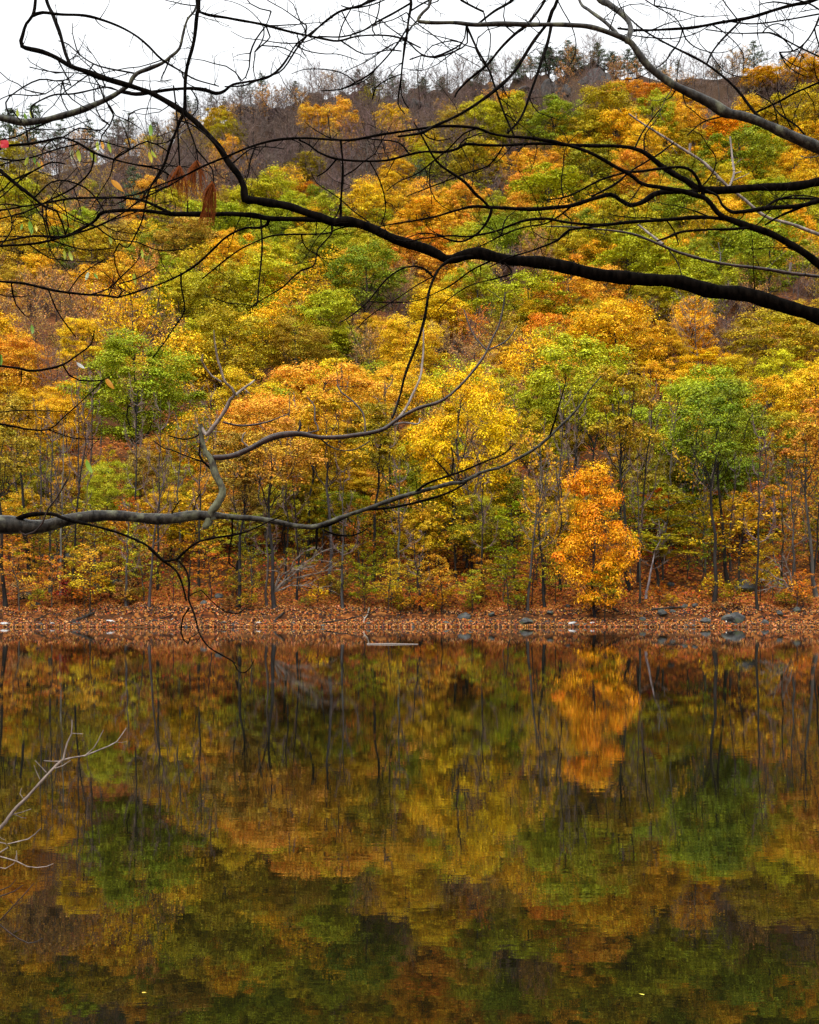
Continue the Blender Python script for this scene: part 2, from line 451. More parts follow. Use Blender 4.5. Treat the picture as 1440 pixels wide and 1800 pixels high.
def crown_puffs(kind, W, H, base_h, rg):
    """centres and radii of leaf clumps"""
    seed_ph = rg.uniform(0, 6)
    R = W/2; zc = base_h + (H-base_h)*0.45; hz = (H-base_h)*0.55
    pts = []
    N = dict(maple=70, oak=52, tall=64, sparse=60, slender=26)[kind]
    tries = 0
    while len(pts) < N and tries < 6000:
        tries += 1
        u = rg.normal(size=3); u /= np.linalg.norm(u)
        r = rg.uniform(0.45, 1.0) ** 0.6
        p = u * r
        if p[2] < -0.75: continue
        lump = 1 + 0.2*math.sin(3*math.atan2(p[1], p[0]) + seed_ph) + 0.14*math.sin(5*p[2]+p[0]*4+seed_ph*2)
        q = np.array([p[0]*R*lump, p[1]*R*lump, zc + p[2]*hz])
        if kind == 'tall':
            q[:2] *= (1.0 - 0.42*max(0, p[2])) * (1 + 0.22*math.sin(7*p[2] + seed_ph)); q[0] += 0.35*math.sin(3*p[2]+seed_ph)
        md = (0.13 if kind != 'oak' else 0.17) * W
        if kind == 'slender': md = 0.2*W
        if all(np.linalg.norm((q-o)*np.array([1, 1, 1.3])) > md for o in pts): pts.append(q)
        elif tries > 4000: pts.append(q)
    return np.array(pts)

def leaves_on(puffs, pr, per, lsize, rg, flat=0.75, zmid=0, up=0.75):
    n = len(puffs)
    cnt = np.maximum(3, (per * rg.uniform(0.6, 1.35, n))).astype(int)
    idx = np.repeat(np.arange(n), cnt); m = len(idx)
    # a puff is a handful of smaller sprays, so its outline is ragged
    sub = 7
    sc = rg.normal(size=(n, sub, 3)); sc /= np.linalg.norm(sc, axis=2)[:, :, None]
    sc[:, :, 2] = np.abs(sc[:, :, 2]) * 0.9 - 0.25
    u = rg.normal(size=(m, 3)); u /= np.linalg.norm(u, axis=1)[:, None]
    low = (u[:, 2] < -0.15) & (rg.random(m) < 0.75)
    u[low, 2] *= -1
    rad = pr[idx] * rg.uniform(0.7, 1.3, m) * np.where(rg.random(m) < 0.16, rg.uniform(1.2, 2.3, m), 1.0)
    s_i = rg.integers(0, sub, m)
    cen = puffs[idx] + sc[idx, s_i] * pr[idx][:, None] * 0.7
    c = cen + u * (rad * 0.52)[:, None] * np.array([1, 1, flat])
    out = u + 0.6 * sc[idx, s_i]
    nr = out * 0.8 + np.array([0, 0, up]) + rg.normal(scale=0.42, size=(m, 3))
    v, q = leaf_cards(c, nr, lsize * rg.uniform(0.6, 1.35, m), 0.72, rg, 0.12)
    pv = rg.random(n); pv2 = rg.random((n, sub))
    var = np.stack([rg.random(m), 0.5*pv[idx] + 0.5*pv2[idx, s_i], rg.random(m)], -1)
    return v, q, np.repeat(var, 4, axis=0)

PROTO = {}
def make_deciduous(kind, seed, W, H, base_frac, per, lsize, r0, pr_f=0.125, lean=0.0):
    rg = np.random.default_rng(seed)
    base_h = H * base_frac
    puffs = crown_puffs(kind, W, H, base_h, rg)
    T, B = limbs_to(puffs, H, base_h, r0, rg, lean=lean)
    puffs[:, 0] += lean*puffs[:, 2]*0.0
    pr = W * pr_f * rg.uniform(0.5, 1.45, len(puffs))
    v, q, var = leaves_on(puffs, pr, per, lsize, rg)
    zc = base_h + (H-base_h)*0.45
    xq, zq = np.percentile(v[:, 0], [1.5, 98.5]), np.percentile(v[:, 2], [1.0, 99.0])
    ext = np.array([xq[1]-xq[0], zq[1]-zq[0], (zq[1]+zq[0])/2])
    PROTO.setdefault(kind, []).append(dict(
        trunk=T.mesh(kind+'_trunk', M_TRUNK), limbs=B.mesh(kind+'_limbs', M_TRUNK),
        crown=mesh_np(kind+'_crown', v, quads=q, mat=M_LEAF, var=var), W=ext[0], CH=ext[1], zc=ext[2], H=v[:, 2].max()))

def twig_tree(seed, H, W, r0, leaves=0, lsize=0.3, up=0.55, dens=1.0):
    """bare tree: trunk, ascending limbs, fine twigs; optionally a few leaves left on"""
    rg = np.random.default_rng(seed)
    T, B = Tubes(), Tubes()
    n = 9; zz = np.linspace(-0.35, H*0.93, n)
    off = np.cumsum(rg.normal(scale=0.012*H, size=(n, 2)), axis=0); off -= off[0]
    tr = np.stack([off[:, 0], off[:, 1], zz], -1); rr = r0*np.linspace(1, 0.15, n); rr[0] *= 1.35
    T.add(tr, rr, 6)
    tips = []
    nb = int(17*dens)
    for i in range(nb):
        z0 = H*(0.3 + 0.6*(i+rg.random())/nb); t = (z0/H-0.3)/0.6
        s = np.array([np.interp(z0, zz, tr[:, 0]), np.interp(z0, zz, tr[:, 1]), z0])
        az = i*2.4 + rg.uniform(-.4, .4)
        L = W*0.5*(1.0-0.55*t)*rg.uniform(0.75, 1.15)
        e = s + np.array([math.cos(az)*L, math.sin(az)*L, L*rg.uniform(up, up+0.9)])
        e[2] = min(e[2], H)
        d = np.array([math.cos(az), math.sin(az), 0.35]); d /= np.linalg.norm(d)
        c = curve(s, d, e, 6, rg, 0.03)
        B.add(c, np.linspace(max(0.045, np.interp(z0, zz, rr)*0.45), 0.02, 6), 4)
        for k in range(1, 6):
            for _ in range(3):
                dv = (c[k]-c[k-1]); dv /= np.linalg.norm(dv)
                dv = dv + rg.normal(scale=0.55, size=3) + np.array([0, 0, 0.35]); dv /= np.linalg.norm(dv)
                l2 = L*rg.uniform(0.22, 0.5)
                e2 = c[k] + dv*l2; m2 = c[k] + dv*l2*0.5 + rg.normal(scale=0.06*l2, size=3)
                B.add([c[k], m2, e2], [0.022, 0.017, 0.010], 3)
                tips.append(e2); tips.append(m2)
                for _ in range(3):
                    dw = dv + rg.normal(scale=0.6, size=3) + np.array([0, 0, 0.25]); dw /= np.linalg.norm(dw)
                    st = m2 if rg.random() < .5 else e2
                    e3 = st + dw*l2*rg.uniform(0.35, 0.7)
                    B.add([st, e3], [0.013, 0.007], 3); tips.append(e3)
    tips = np.array(tips)
    d = dict(trunk=T.mesh('bare_trunk', M_TRUNK), limbs=B.mesh('bare_limbs', M_TRUNK), W=W*1.15, CH=H*0.72, zc=H*0.66, H=H*1.03)
    if leaves:
        idx = rg.integers(0, len(tips), leaves)
        keep = np.sin(tips[idx, 0]*1.7 + tips[idx, 2]*1.3 + seed) > -0.35
        idx = idx[keep]
        c = tips[idx] + rg.normal(scale=0.16, size=(len(idx), 3))
        v, q = leaf_cards(c, rg.normal(size=(len(idx), 3)) + np.array([0, -0.2, .8]), lsize*rg.uniform(.6, 1.3, len(idx)), 0.75, rg)
        var = np.repeat(rg.random((len(idx), 3)), 4, axis=0)
        d['crown'] = mesh_np('sparse_crown', v, quads=q, mat=M_LEAF, var=var)
    return d

def layered(seed, H, W, n_lay, per, lsize, r0=0.07):
    """understorey sapling: leaves lie in flat horizontal sprays"""
    rg = np.random.default_rng(seed)
    T, B = Tubes(), Tubes()
    n = 7; zz = np.linspace(-0.3, H*0.97, n)
    off = np.cumsum(rg.normal(scale=0.02*H, size=(n, 2)), axis=0); off -= off[0]
    tr = np.stack([off[:, 0], off[:, 1], zz], -1); rr = r0*np.linspace(1, 0.2, n)
    T.add(tr, rr, 5)
    C, Nn, V = [], [], []
    for i in range(n_lay):
        z0 = H*(0.28 + 0.7*(i+0.5)/n_lay); t = (i+.5)/n_lay
        s = np.array([np.interp(z0, zz, tr[:, 0]), np.interp(z0, zz, tr[:, 1]), z0])
        az = i*2.4 + rg.uniform(-.5, .5); L = W*0.5*rg.uniform(.7, 1.15)*(1-0.5*t**2)
        e = s + np.array([math.cos(az)*L, math.sin(az)*L, L*rg.uniform(0.0, 0.3)])
        c = curve(s, np.array([math.cos(az), math.sin(az), .5]), e, 5, rg, 0.03)
        B.add(c, np.linspace(0.035, 0.01, 5), 3)
        m = int(per*rg.uniform(.6, 1.3)); tt = rg.random(m)**0.6
        base = s + (e-s)*tt[:, None]
        side = np.array([-math.sin(az), math.cos(az), 0])
        pos = base + side*(rg.normal(size=(m, 1))*L*0.24*(1.15-tt[:, None])) + np.array([0, 0, 1])*rg.normal(scale=0.10, size=(m, 1)) + np.array([0, 0, 0.12*L])*np.sin(tt*2.6)[:, None]
        C.append(pos); Nn.append(np.array([0, 0, 1.0]) + rg.normal(scale=0.45, size=(m, 3)) + np.array([0, -0.25, 0]))
        V.append(np.stack([rg.random(m), np.full(m, rg.random()), rg.random(m)], -1))
    C = np.vstack(C); Nn = np.vstack(Nn); V = np.vstack(V)
    v, q = leaf_cards(C, Nn, lsize*rg.uniform(.6, 1.3, len(C)), 0.7, rg)
    return dict(trunk=T.mesh('sapling_trunk', M_TRUNK), limbs=B.mesh('sapling_limbs', M_TRUNK),
                crown=mesh_np('sapling_crown', v, quads=q, mat=M_LEAF, var=np.repeat(V, 4, axis=0)), W=W*1.05, CH=H*0.75, zc=H*0.62, H=H)

def pine(seed, H, W, bare_frac, openness):
    rg = np.random.default_rng(seed)
    T, B = Tubes(), Tubes()
    n = 8; zz = np.linspace(-0.3, H, n); off = np.cumsum(rg.normal(scale=0.01*H, size=(n, 2)), axis=0); off -= off[0]
    tr = np.stack([off[:, 0], off[:, 1], zz], -1); T.add(tr, 0.16*np.linspace(1, 0.1, n), 6)
    C, N_, V = [], [], []
    nw = int(11*(1-0.3*openness))
    for w in range(nw):
        t = (w+0.5)/nw; z0 = H*(bare_frac + (1-bare_frac)*t)
        for k in range(5):
            if rg.random() < openness*0.45: continue
            az = k*1.256 + w*0.7 + rg.uniform(-.3, .3)
            L = W*0.5*(1.0-0.82*t**1.3)*rg.uniform(.6, 1.2)
            s = np.array([np.interp(z0, zz, tr[:, 0]), np.interp(z0, zz, tr[:, 1]), z0])
            e = s + np.array([math.cos(az)*L, math.sin(az)*L, L*rg.uniform(0.05, 0.35)])
            B.add([s, (s+e)/2 - np.array([0, 0, .04*L]), e], [0.045, 0.03, 0.015], 3)
            m = int(26*(L+0.5)); tt = rg.uniform(0.25, 1.05, m)
            pos = s + (e-s)*tt[:, None] + rg.normal(scale=[0.20, 0.20, 0.10], size=(m, 3))
            C.append(pos); N_.append(rg.normal(size=(m, 3)) + np.array([0, 0, 0.9])); V.append(np.stack([rg.random(m), np.full(m, rg.random()), rg.random(m)], -1))
    C, N_, V = np.vstack(C), np.vstack(N_), np.vstack(V)
    v, q = leaf_cards(C, N_, 0.30*rg.uniform(.6, 1.3, len(C)), 0.4, rg)
    return dict(trunk=T.mesh('pine_trunk', M_TRUNK), limbs=B.mesh('pine_limbs', M_TRUNK),
                crown=mesh_np('pine_crown', v, quads=q, mat=M_LEAF, var=np.repeat(V, 4, axis=0)), W=W, CH=H*(1-bare_frac), zc=H*(0.5+bare_frac/2), H=H)

for s in range(6): make_deciduous('maple', 100+s, 9.5, 15, 0.30, 330, 0.24, 0.24)
for s in range(5): make_deciduous('oak', 200+s, 10.5, 15, 0.36, 400, 0.24, 0.26, 0.115)
for s in range(3): make_deciduous('tall', 300+s, 6.6, 12, 0.08, 470, 0.17, 0.16, 0.15)
for s in range(5): make_deciduous('slender', 400+s, 5.0, 17, 0.60, 300, 0.18, 0.17, 0.16, lean=[0, .03, -.03, .05, -.06][s])
for s in range(4): make_deciduous('sparse', 500+s, 8.5, 14, 0.34, 90, 0.27, 0.17, 0.17)
PROTO['finemaple'] = []
for s in range(4):
    make_deciduous('maple', 150+s, 9.5, 15, 0.26, 640, 0.18, 0.24)
    PROTO['finemaple'].append(PROTO['maple'].pop())
PROTO['bare'] = [twig_tree(600+s, 13, 7.5, 0.15) for s in range(5)]
PROTO['wispy'] = [twig_tree(650+s, 13, 8, 0.15, leaves=3400, lsize=0.23) for s in range(5)]
PROTO['pole'] = [twig_tree(680+s, 13, 3.0, 0.13, up=1.0, dens=0.6) for s in range(4)]
PROTO['leafypole'] = [twig_tree(690+s, 13, 4.0, 0.13, up=0.9, dens=0.7, leaves=1500, lsize=0.22) for s in range(3)]
PROTO['crestbare'] = [twig_tree(700+s, 9, 4.5, 0.11, up=0.9, dens=0.7) for s in range(4)]
PROTO['sapling'] = [layered(800+s, 5.5, 4.8, 15, 110, 0.155) for s in range(7)]
PROTO['pine'] = [pine(900+s, [9, 8, 10, 6, 7][s], [4.5, 5.5, 4.0, 5.5, 4.0][s], [0.3, 0.2, 0.45, 0.1, 0.35][s], [0.6, 0.2, 0.9, 0.0, 0.6][s]) for s in range(5)]
PROTO['shrub'] = [layered(950+s, 1.6, 2.2, 12, 60, 0.13, 0.03) for s in range(4)]

TREES = []          # (root, kind, colour code, px, py, given label)
PROTO['scrub'] = PROTO['bare']
KINDNAME = dict(scrub='leafless_shrub', maple='maple_tree', finemaple='maple_tree', oak='oak_tree', tall='maple_tree', slender='slender_tree', sparse='thin_crowned_tree',
                pole='bare_pole_tree', leafypole='slender_tree', bare='bare_tree', wispy='half_bare_tree', crestbare='crest_bare_tree', sapling='sapling', pine='pine_tree', shrub='shrub')
def jitter(c, a=0.10):
    k = random.uniform(1-a, 1+a)
    return tuple(min(1.0, max(0.005, v*k*random.uniform(1-a*0.6, 1+a*0.6))) for v in c)

def plant(kind, x, y, code, sxy=1.0, sz=1.0, label=None, bark=None, proto=None, z=None, rz=None, sink=0.0):
    pr = PROTO[kind][proto if proto is not None else random.randrange(len(PROTO[kind]))]
    root = bpy.data.objects.new(KINDNAME[kind], None)
    root.empty_display_size = 0.3
    COL.objects.link(root)
    root.location = (x, y, (float(zg(x, y)) if z is None else z) - sink)
    root.rotation_euler = (0, 0, random.uniform(0, 6.28) if rz is None else rz)
    root.scale = (sxy, sxy, sz)
    bk = jitter(bark or random.choice(BARK), 0.2)
    link('trunk', pr['trunk'], root, color=bk)
    tw = (0.155, 0.105, 0.09) if kind in ('bare', 'scrub', 'wispy', 'crestbare', 'leafypole', 'pole') else bk
    link('branches', pr['limbs'], root, color=jitter(tw, .15))
    if 'crown' in pr:
        cc = COLR[code]
        if label is None and code in 'GLOYAPRK':            # no two trees have turned to quite the same stage
            ot = COLR[random.choice(dict(G='LO', L='GYO', O='LAK', Y='LA', A='YPO', P='ARY', R='AP', K='AO')[code])]; t = random.uniform(0, 0.42)
            cc = tuple(a*(1-t)+b*t for a, b in zip(cc, ot))
        if kind in ('sapling', 'leafypole', 'slender') or (kind != 'tall' and y < 135 and label is None): cc = tuple(v*0.76 for v in cc)   # shade of the lower wood darkened into the leaf colour
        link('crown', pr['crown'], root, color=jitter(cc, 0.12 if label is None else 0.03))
    TREES.append([root, kind, code, *to_px((x, y, float(root.location.z) + pr['zc']*sz)), label, pr['W']*sxy*F_PX/y, pr['CH']*sz*F_PX/y])
    return root

def solve_depth(px, py, hc_m_of_y, y0=98.5, y1=312):
    """nearest depth where ground + crown-centre height lies on the ray through the pixel"""
    ys = np.arange(y0, y1, 0.5)
    x = (px - CX) * ys / F_PX
    f = CAM_Z + (CY - py)*ys/F_PX - (zg(x, ys) + hc_m_of_y(ys))
    s = np.where((f[:-1] >= 0) & (f[1:] < 0) | (f[:-1] < 0) & (f[1:] >= 0))[0]
    if len(s): return ys[s[0]]
    return ys[np.argmin(np.abs(f))]

HAND = []
def crown_at(px, py, w, code, kind=None, label=None, ratio=None, proto=None):
    """a tree whose crown is centred on a pixel and w pixels wide"""
    if kind is None:
        kind = 'wispy' if code == 'K' else 'bare' if code == 'N' else 'pine' if code == 'C' else random.choice(['maple', 'maple', 'oak'])
    if kind == 'maple' and py > 560: kind = 'finemaple'
    n = len(PROTO[kind]); k = proto if proto is not None else random.randrange(n)
    pr = PROTO[kind][k]
    rt = ratio if ratio is not None else random.uniform(0.78, 1.0)       # crown height / width
    if kind in ('bare', 'wispy'): rt = 1.15
    if kind == 'pine': rt = 1.5
    if py < 182: rt *= 0.62
    # crown centre height in metres from the crown's own size; trunk below it stretches with the tree
    def hc(y):
        W = w*y/F_PX; sz = W*rt/pr['CH']; return np.minimum(pr['zc']*sz, 15.5)
    y = solve_depth(px, py, hc)
    W = w*y/F_PX; sxy = W/pr['W']; sz = W*rt/pr['CH']
    x = (px-CX)*y/F_PX
    z = CAM_Z + (CY-py)*y/F_PX - pr['zc']*sz
    plant(kind, x, y, code, sxy, sz, label, proto=k, z=min(z, float(zg(x, y))+0.0) if z > zg(x, y) - 6 else float(zg(x, y)))
    HAND.append((px, py, w/2, w*rt/2, y, x))
# ------------------------------------------------------------------ trees of the photograph, crown by crown
# (px, py, width px, colour, kind, label)
LM = [
 (1050, 943, 138, 'F', 'tall', 'vivid orange maple with foliage down to the leafy bank, right of centre', 1.82),
 (818, 765, 180, 'B', 'finemaple', 'bright yellow broad maple above the right end of the lower bare limb', 1.35),
 (240, 680, 215, 'H', 'finemaple', 'rich green round maple on the left lower slope below a thin yellow tree', 0.85),
 (1238, 745, 215, 'H', 'finemaple', 'tall green oak on a dark trunk left of the peach-leaved tree at right', 0.98),
 (1010, 665, 200, 'L', 'oak', 'yellow-green wide oak directly above the vivid orange maple', 0.8),
 (575, 720, 220, 'P', 'finemaple', 'wide peach-orange maple just above the upper fork of the bare lower limb', 0.75),
 (470, 785, 165, 'P', 'finemaple', 'peach-orange maple behind the upright lichen-covered branch stub', 1.05),
 (1428, 880, 150, 'P', 'wispy', 'loose peach-leaved tree leaning in from the right edge over the bank', 1.5),
 (240, 575, 160, 'B', 'wispy', 'thin golden half-bare tree rising behind the round green maple at left', 0.8),
 (188, 862, 90, 'L', 'finemaple', 'small bright yellow-green maple just above the thick left limb', 1.2),
 (565, 575, 150, 'L', 'maple', 'broad yellow-green maple in the middle of the hillside', 0.85),
 (400, 605, 170, 'O', 'oak', 'broad olive oak behind the pale forked twigs on the left', 0.75),
 (715, 620, 130, 'Y', 'finemaple', 'golden maple behind the long drooping twig in the centre', 0.95),
 (930, 530, 160, 'L', 'oak', 'green and yellow oak beneath the thick dark limb', 0.6),
 (1075, 590, 170, 'A', 'oak', 'wide amber oak below the thick dark limb, right of centre', 0.7),
 (1108, 460, 130, 'L', 'maple', 'yellow-green maple cut across by the thick dark limb', 0.8),
 (1185, 475, 120, 'L', 'maple', 'bright lime maple just above the thick dark limb on the right', 0.8),
 (1243, 648, 105, 'B', 'finemaple', 'small bright yellow maple crown peeping over the tall green oak', 0.7),
 (1355, 595, 150, 'O', 'oak', 'dark olive oak with orange tips at the right below the dark limb', 0.75),
 (640, 485, 140, 'G', 'oak', 'dark green oak in the middle distance under the main limb', 0.8),
 (425, 465, 120, 'A', 'maple', 'amber-yellow maple beneath the left fork of the main limb', 0.9),
 (640, 360, 90, 'Y', 'maple', 'golden maple glowing under the crossing twigs above the main limb', 0.9),
 (1275, 228, 85, 'F', 'maple', 'fiery orange maple high on the right slope beside the mossy limb', 0.7),
 (1060, 190, 115, 'O', 'maple', 'big olive dome-shaped oak below the rocky summit', 0.75),
 (535, 335, 60, 'R', 'maple', 'small rust-orange tree high on the slope between bare woods', 0.5),
 (540, 292, 65, 'O', 'maple', 'small olive and amber tree standing in the brown bare woods', 0.7),
 (820, 360, 85, 'P', 'maple', 'salmon-orange tree behind the dense twig tangle in the centre', 0.9),
 (235, 345, 75, 'C', 'pine', 'dark green pine standing alone among brown bare trees at left', 1.3),
 (735, 312, 50, 'C', 'pine', 'dark green pine beside the golden maple above the main limb', 1.4),
 (970, 335, 150, 'L', 'maple', 'wide lime-green maple under the long crossing branches on the right', 0.6),
 (905, 705, 75, 'K', 'wispy', 'dark brown half-bare tree right of the bright yellow maple', 1.2),
 (835, 590, 90, 'R', 'wispy', 'half-bare tree with burnt orange leaves above the bright yellow maple', 1.0),
]
CR = [
 # upper right
 (1400,122,90,'A'),(1335,135,60,'A'),(1375,160,90,'N'),(1310,172,85,'N'),(975,218,90,'G'),(1100,160,75,'P'),(1160,172,80,'P'),
 (1210,190,60,'A'),(1150,208,85,'L'),(897,178,60,'A'),(895,205,95,'L'),(845,210,85,'L'),(795,222,75,'O'),(765,245,75,'N'),(745,260,60,'Y'),
 (830,290,95,'O'),(905,262,60,'N'),(1010,265,70,'A'),(1085,230,80,'A'),(1130,252,80,'Y'),(1200,222,80,'A'),(1215,262,80,'O'),(1300,270,125,'G'),(1400,195,105,'O'),
 (1365,225,85,'O'),(1425,250,75,'A'),(1240,285,70,'A'),(1185,250,60,'Y'),(1390,300,75,'A'),(1370,290,55,'R'),(1220,318,85,'G'),(1330,318,75,'A'),(1040,302,105,'G'),
 (1110,305,85,'R'),(930,300,70,'A'),(925,325,70,'P'),(860,322,70,'N'),(700,300,65,'A'),(1440,210,80,'O'),(1430,330,80,'A'),(1030,235,80,'O'),
 (860,185,60,'K'),(1440,135,70,'A'),(1320,205,70,'A'),(1350,265,80,'L'),(1270,330,80,'Y'),
 # centre upper
 (690,335,70,'A'),(745,385,80,'A'),(475,345,100,'L'),(520,372,80,'L'),(440,360,90,'L'),(560,350,50,'G'),(470,300,80,'N'),(400,232,60,'O'),(405,265,60,'P'),(383,215,55,'O'),
 (600,208,70,'P'),(550,213,60,'P'),(450,215,80,'N'),(380,305,70,'K'),(510,230,80,'N'),(500,270,80,'N'),(560,255,80,'N'),(620,255,90,'N'),(660,230,80,'N'),(690,215,60,'Y'),
 (720,225,70,'N'),(600,300,80,'N'),(430,250,80,'N'),(650,280,80,'N'),(350,270,80,'N'),(330,240,60,'N'),(590,340,70,'N'),(430,300,80,'N'),(700,255,80,'K'),(640,200,60,'N'),
 (560,285,70,'N'),(530,245,70,'N'),(800,260,80,'N'),(760,215,70,'N'),(830,240,70,'N'),(700,370,70,'Y'),(620,330,60,'N'),(580,380,70,'L'),(870,345,60,'N'),
 # left upper
 (150,290,90,'N'),(100,262,80,'N'),(60,330,80,'O'),(30,352,75,'L'),(20,285,80,'O'),(260,300,70,'K'),(300,372,90,'L'),(380,395,105,'L'),(330,432,110,'O'),(150,402,75,'L'),
 (205,422,85,'O'),(110,402,75,'A'),(55,392,65,'G'),(40,442,100,'O'),(170,442,90,'O'),(150,375,70,'K'),(240,385,60,'P'),(485,475,110,'L'),(460,512,130,'L'),(395,525,120,'O'),
 (560,447,80,'G'),(600,455,80,'L'),(525,430,65,'Y'),(690,442,60,'P'),(700,415,60,'P'),(755,432,75,'R'),(775,475,75,'P'),(870,420,80,'G'),(200,290,80,'N'),(200,340,80,'N'),
 (290,280,80,'N'),(100,300,80,'N'),(300,320,80,'N'),(170,330,80,'K'),(110,350,80,'N'),(350,340,80,'N'),(260,340,60,'P'),(60,290,80,'N'),(650,425,80,'O'),(270,440,90,'G'),
 (420,415,80,'G'),(480,415,70,'G'),(330,380,60,'N'),(90,440,80,'G'),(240,460,70,'P'),(10,400,70,'O'),
 # middle
 (25,492,65,'O'),(65,482,75,'A'),(60,525,90,'K'),(110,545,95,'K'),(200,505,110,'A'),(255,495,90,'K'),(150,562,110,'K'),(150,610,95,'Y'),(60,592,90,'K'),(35,642,105,'R'),
 (95,660,95,'N'),(320,535,95,'O'),(285,535,80,'L'),(335,625,90,'O'),(385,655,100,'O'),(520,615,120,'O'),(595,622,90,'L'),(655,590,80,'A'),(770,548,95,'Y'),(835,505,95,'L'),
 (1000,505,105,'R'),(1060,510,90,'P'),(960,590,95,'R'),(930,572,80,'A'),(1235,505,110,'L'),(1300,500,80,'K'),(1350,442,140,'G'),(1285,425,95,'G'),(1200,525,80,'L'),
 (1140,530,70,'O'),(1225,565,110,'N'),(1280,545,90,'N'),(1330,540,80,'K'),(1420,565,85,'O'),(1400,505,85,'N'),(1090,402,120,'L'),(900,402,80,'G'),(955,400,85,'L'),(1045,412,90,'G'),
 (870,372,70,'L'),(1200,372,100,'G'),(1280,400,90,'Y'),(1150,352,80,'A'),(1340,352,85,'L'),(1420,362,80,'L'),(1400,402,80,'A'),(1250,342,70,'Y'),(790,560,70,'A'),(690,545,80,'N'),
 (700,510,80,'K'),(640,545,70,'N'),(770,610,75,'K'),(880,470,80,'N'),(940,455,80,'K'),(1010,445,80,'O'),(1430,470,90,'K'),(480,555,90,'L'),(300,590,70,'K'),(860,560,70,'N'),
 (880,640,80,'A'),(1150,600,80,'A'),(1180,620,70,'A'),(1290,600,80,'N'),(610,520,70,'O'),(1030,545,80,'O'),(20,560,80,'K'),(100,610,70,'K'),
 # lower
 (655,700,110,'A'),(700,680,90,'A'),(500,690,90,'A'),(740,700,80,'Y'),(590,800,130,'A'),(655,780,100,'Y'),(430,745,90,'R'),(930,765,100,'Y'),(1290,662,75,'Y'),(1160,672,75,'A'),
 (1250,835,130,'G'),(1130,825,100,'O'),(1175,800,90,'O'),(1400,695,85,'Y'),(1435,665,70,'Y'),(1350,705,95,'A'),(1385,765,100,'O'),(1330,830,80,'N'),(1365,885,80,'O'),(700,790,90,'A'),
 (60,725,95,'A'),(110,745,95,'A'),(40,785,90,'A'),(20,850,80,'O'),(75,850,70,'L'),(130,700,80,'A'),(290,800,80,'A'),(1000,905,80,'Y'),(345,715,80,'N'),(1075,740,90,'L'),
 (1110,700,80,'O'),(1000,760,80,'O'),(960,800,80,'L'),(550,870,100,'A'),(500,880,90,'O'),(380,870,90,'P'),(320,850,80,'O'),(130,840,85,'A'),(250,830,80,'O'),(880,860,90,'L'),
 (640,860,100,'Y'),(600,900,90,'L'),(430,900,90,'O'),(60,900,90,'A'),(300,900,90,'A'),(960,870,90,'Y'),(840,920,100,'L'),(740,930,90,'A'),(1150,880,90,'L'),(1200,840,90,'O'),(1300,900,80,'A'),(20,780,80,'O'),(10,720,90,'A'),(720,870,90,'L'),(790,880,90,'O'),(1180,900,80,'O'),(1320,760,80,'K'),(1410,780,70,'R'),
]
for e in LM:
    px, py, w, c, kind, lab, rt = e
    crown_at(px, py, w*0.93, c, kind, lab, rt)
for (px, py, w, c) in CR:
    crown_at(px, py, w*1.0, c)

# ------------------------------------------------------------------ trunks standing in the lower wood (base px, base py, lean, kind, colour, height m, bark)
dk, gr, pl = (0.018, 0.015, 0.013), (0.06, 0.053, 0.046), (0.22, 0.19, 0.16)
TRK = [(10,1068,-.02,dk,17,'O'),(52,1003,-.06,dk,18,'A'),(88,1042,-.0,gr,16,'N'),(107,1046,0,pl,15,'N'),(127,1050,.0,dk,18,'N'),(222,1068,0,gr,9,'N'),(262,1068,0,gr,14,'N'),(278,1040,0,dk,17,'N'),
 (350,1030,0,dk,15,'N'),(418,1068,0,dk,14,'O'),(483,1070,.03,dk,15,'P'),(603,1070,0,gr,12,'N'),(585,1045,0,gr,17,'A'),(655,1020,0,dk,15,'O'),(740,1075,-.12,dk,7,'N'),
 (848,1050,0,dk,11,'N'),(927,1074,0,gr,14,'N'),(958,1068,0,dk,15,'K'),(1108,1040,-.02,dk,19,'O'),(1121,1025,0,dk,19,'N'),(1255,1062,-.04,dk,18,'G'),(1281,1030,0,dk,17,'G'),
 (1332,1073,.01,dk,15,'N'),(1393,1040,0,gr,12,'N'),(1436,1050,.0,gr,16,'P'),(700,1050,0,gr,12,'N'),(1010,1000,0,dk,16,'N'),(1040,960,0,dk,17,'L'),(160,900,0,dk,15,'N'),(240,905,0,dk,12,'N'),
 (905,960,0,dk,14,'K'),(1180,960,0,gr,14,'N'),(1220,980,0,dk,13,'K'),(30,960,0,dk,14,'N'),(540,980,0,dk,13,'A'),(445,980,0,gr,13,'N'),(820,1000,0,gr,12,'N'),(1135,1055,0,pl,7,'N'),(1163,1045,0,dk,5,'L'),(72,1010,0,gr,15,'N'),(315,1000,0,gr,14,'N')]
def ground_hit(px, py):
    ys = np.arange(95.2, 300, 0.25); x = (px-CX)*ys/F_PX
    f = (CAM_Z + (CY-py)*ys/F_PX) - zg(x, ys)
    s = np.where(f <= 0)[0]
    return float(ys[s[0]]) if len(s) else 120.0
TR_XY = []
for (px, py, lean, bk, H, c) in TRK:
    y = ground_hit(px, py); y = max(y, 98.3); x = (px-CX)*y/F_PX
    sc = H/17.0
    if c in 'NK':
        r = plant('pole' if c == 'N' else 'leafypole', x, y, 'A' if c == 'K' else c, 0.9, H/13, bark=bk)
    else:
        r = plant('slender', x, y, c, 1.0, sc, bark=bk, rz=random.uniform(0, 6.28))
    r.rotation_euler = (0, lean, random.uniform(0, 6.28)) if False else (0, lean, 0)
    TR_XY.append((x, y))
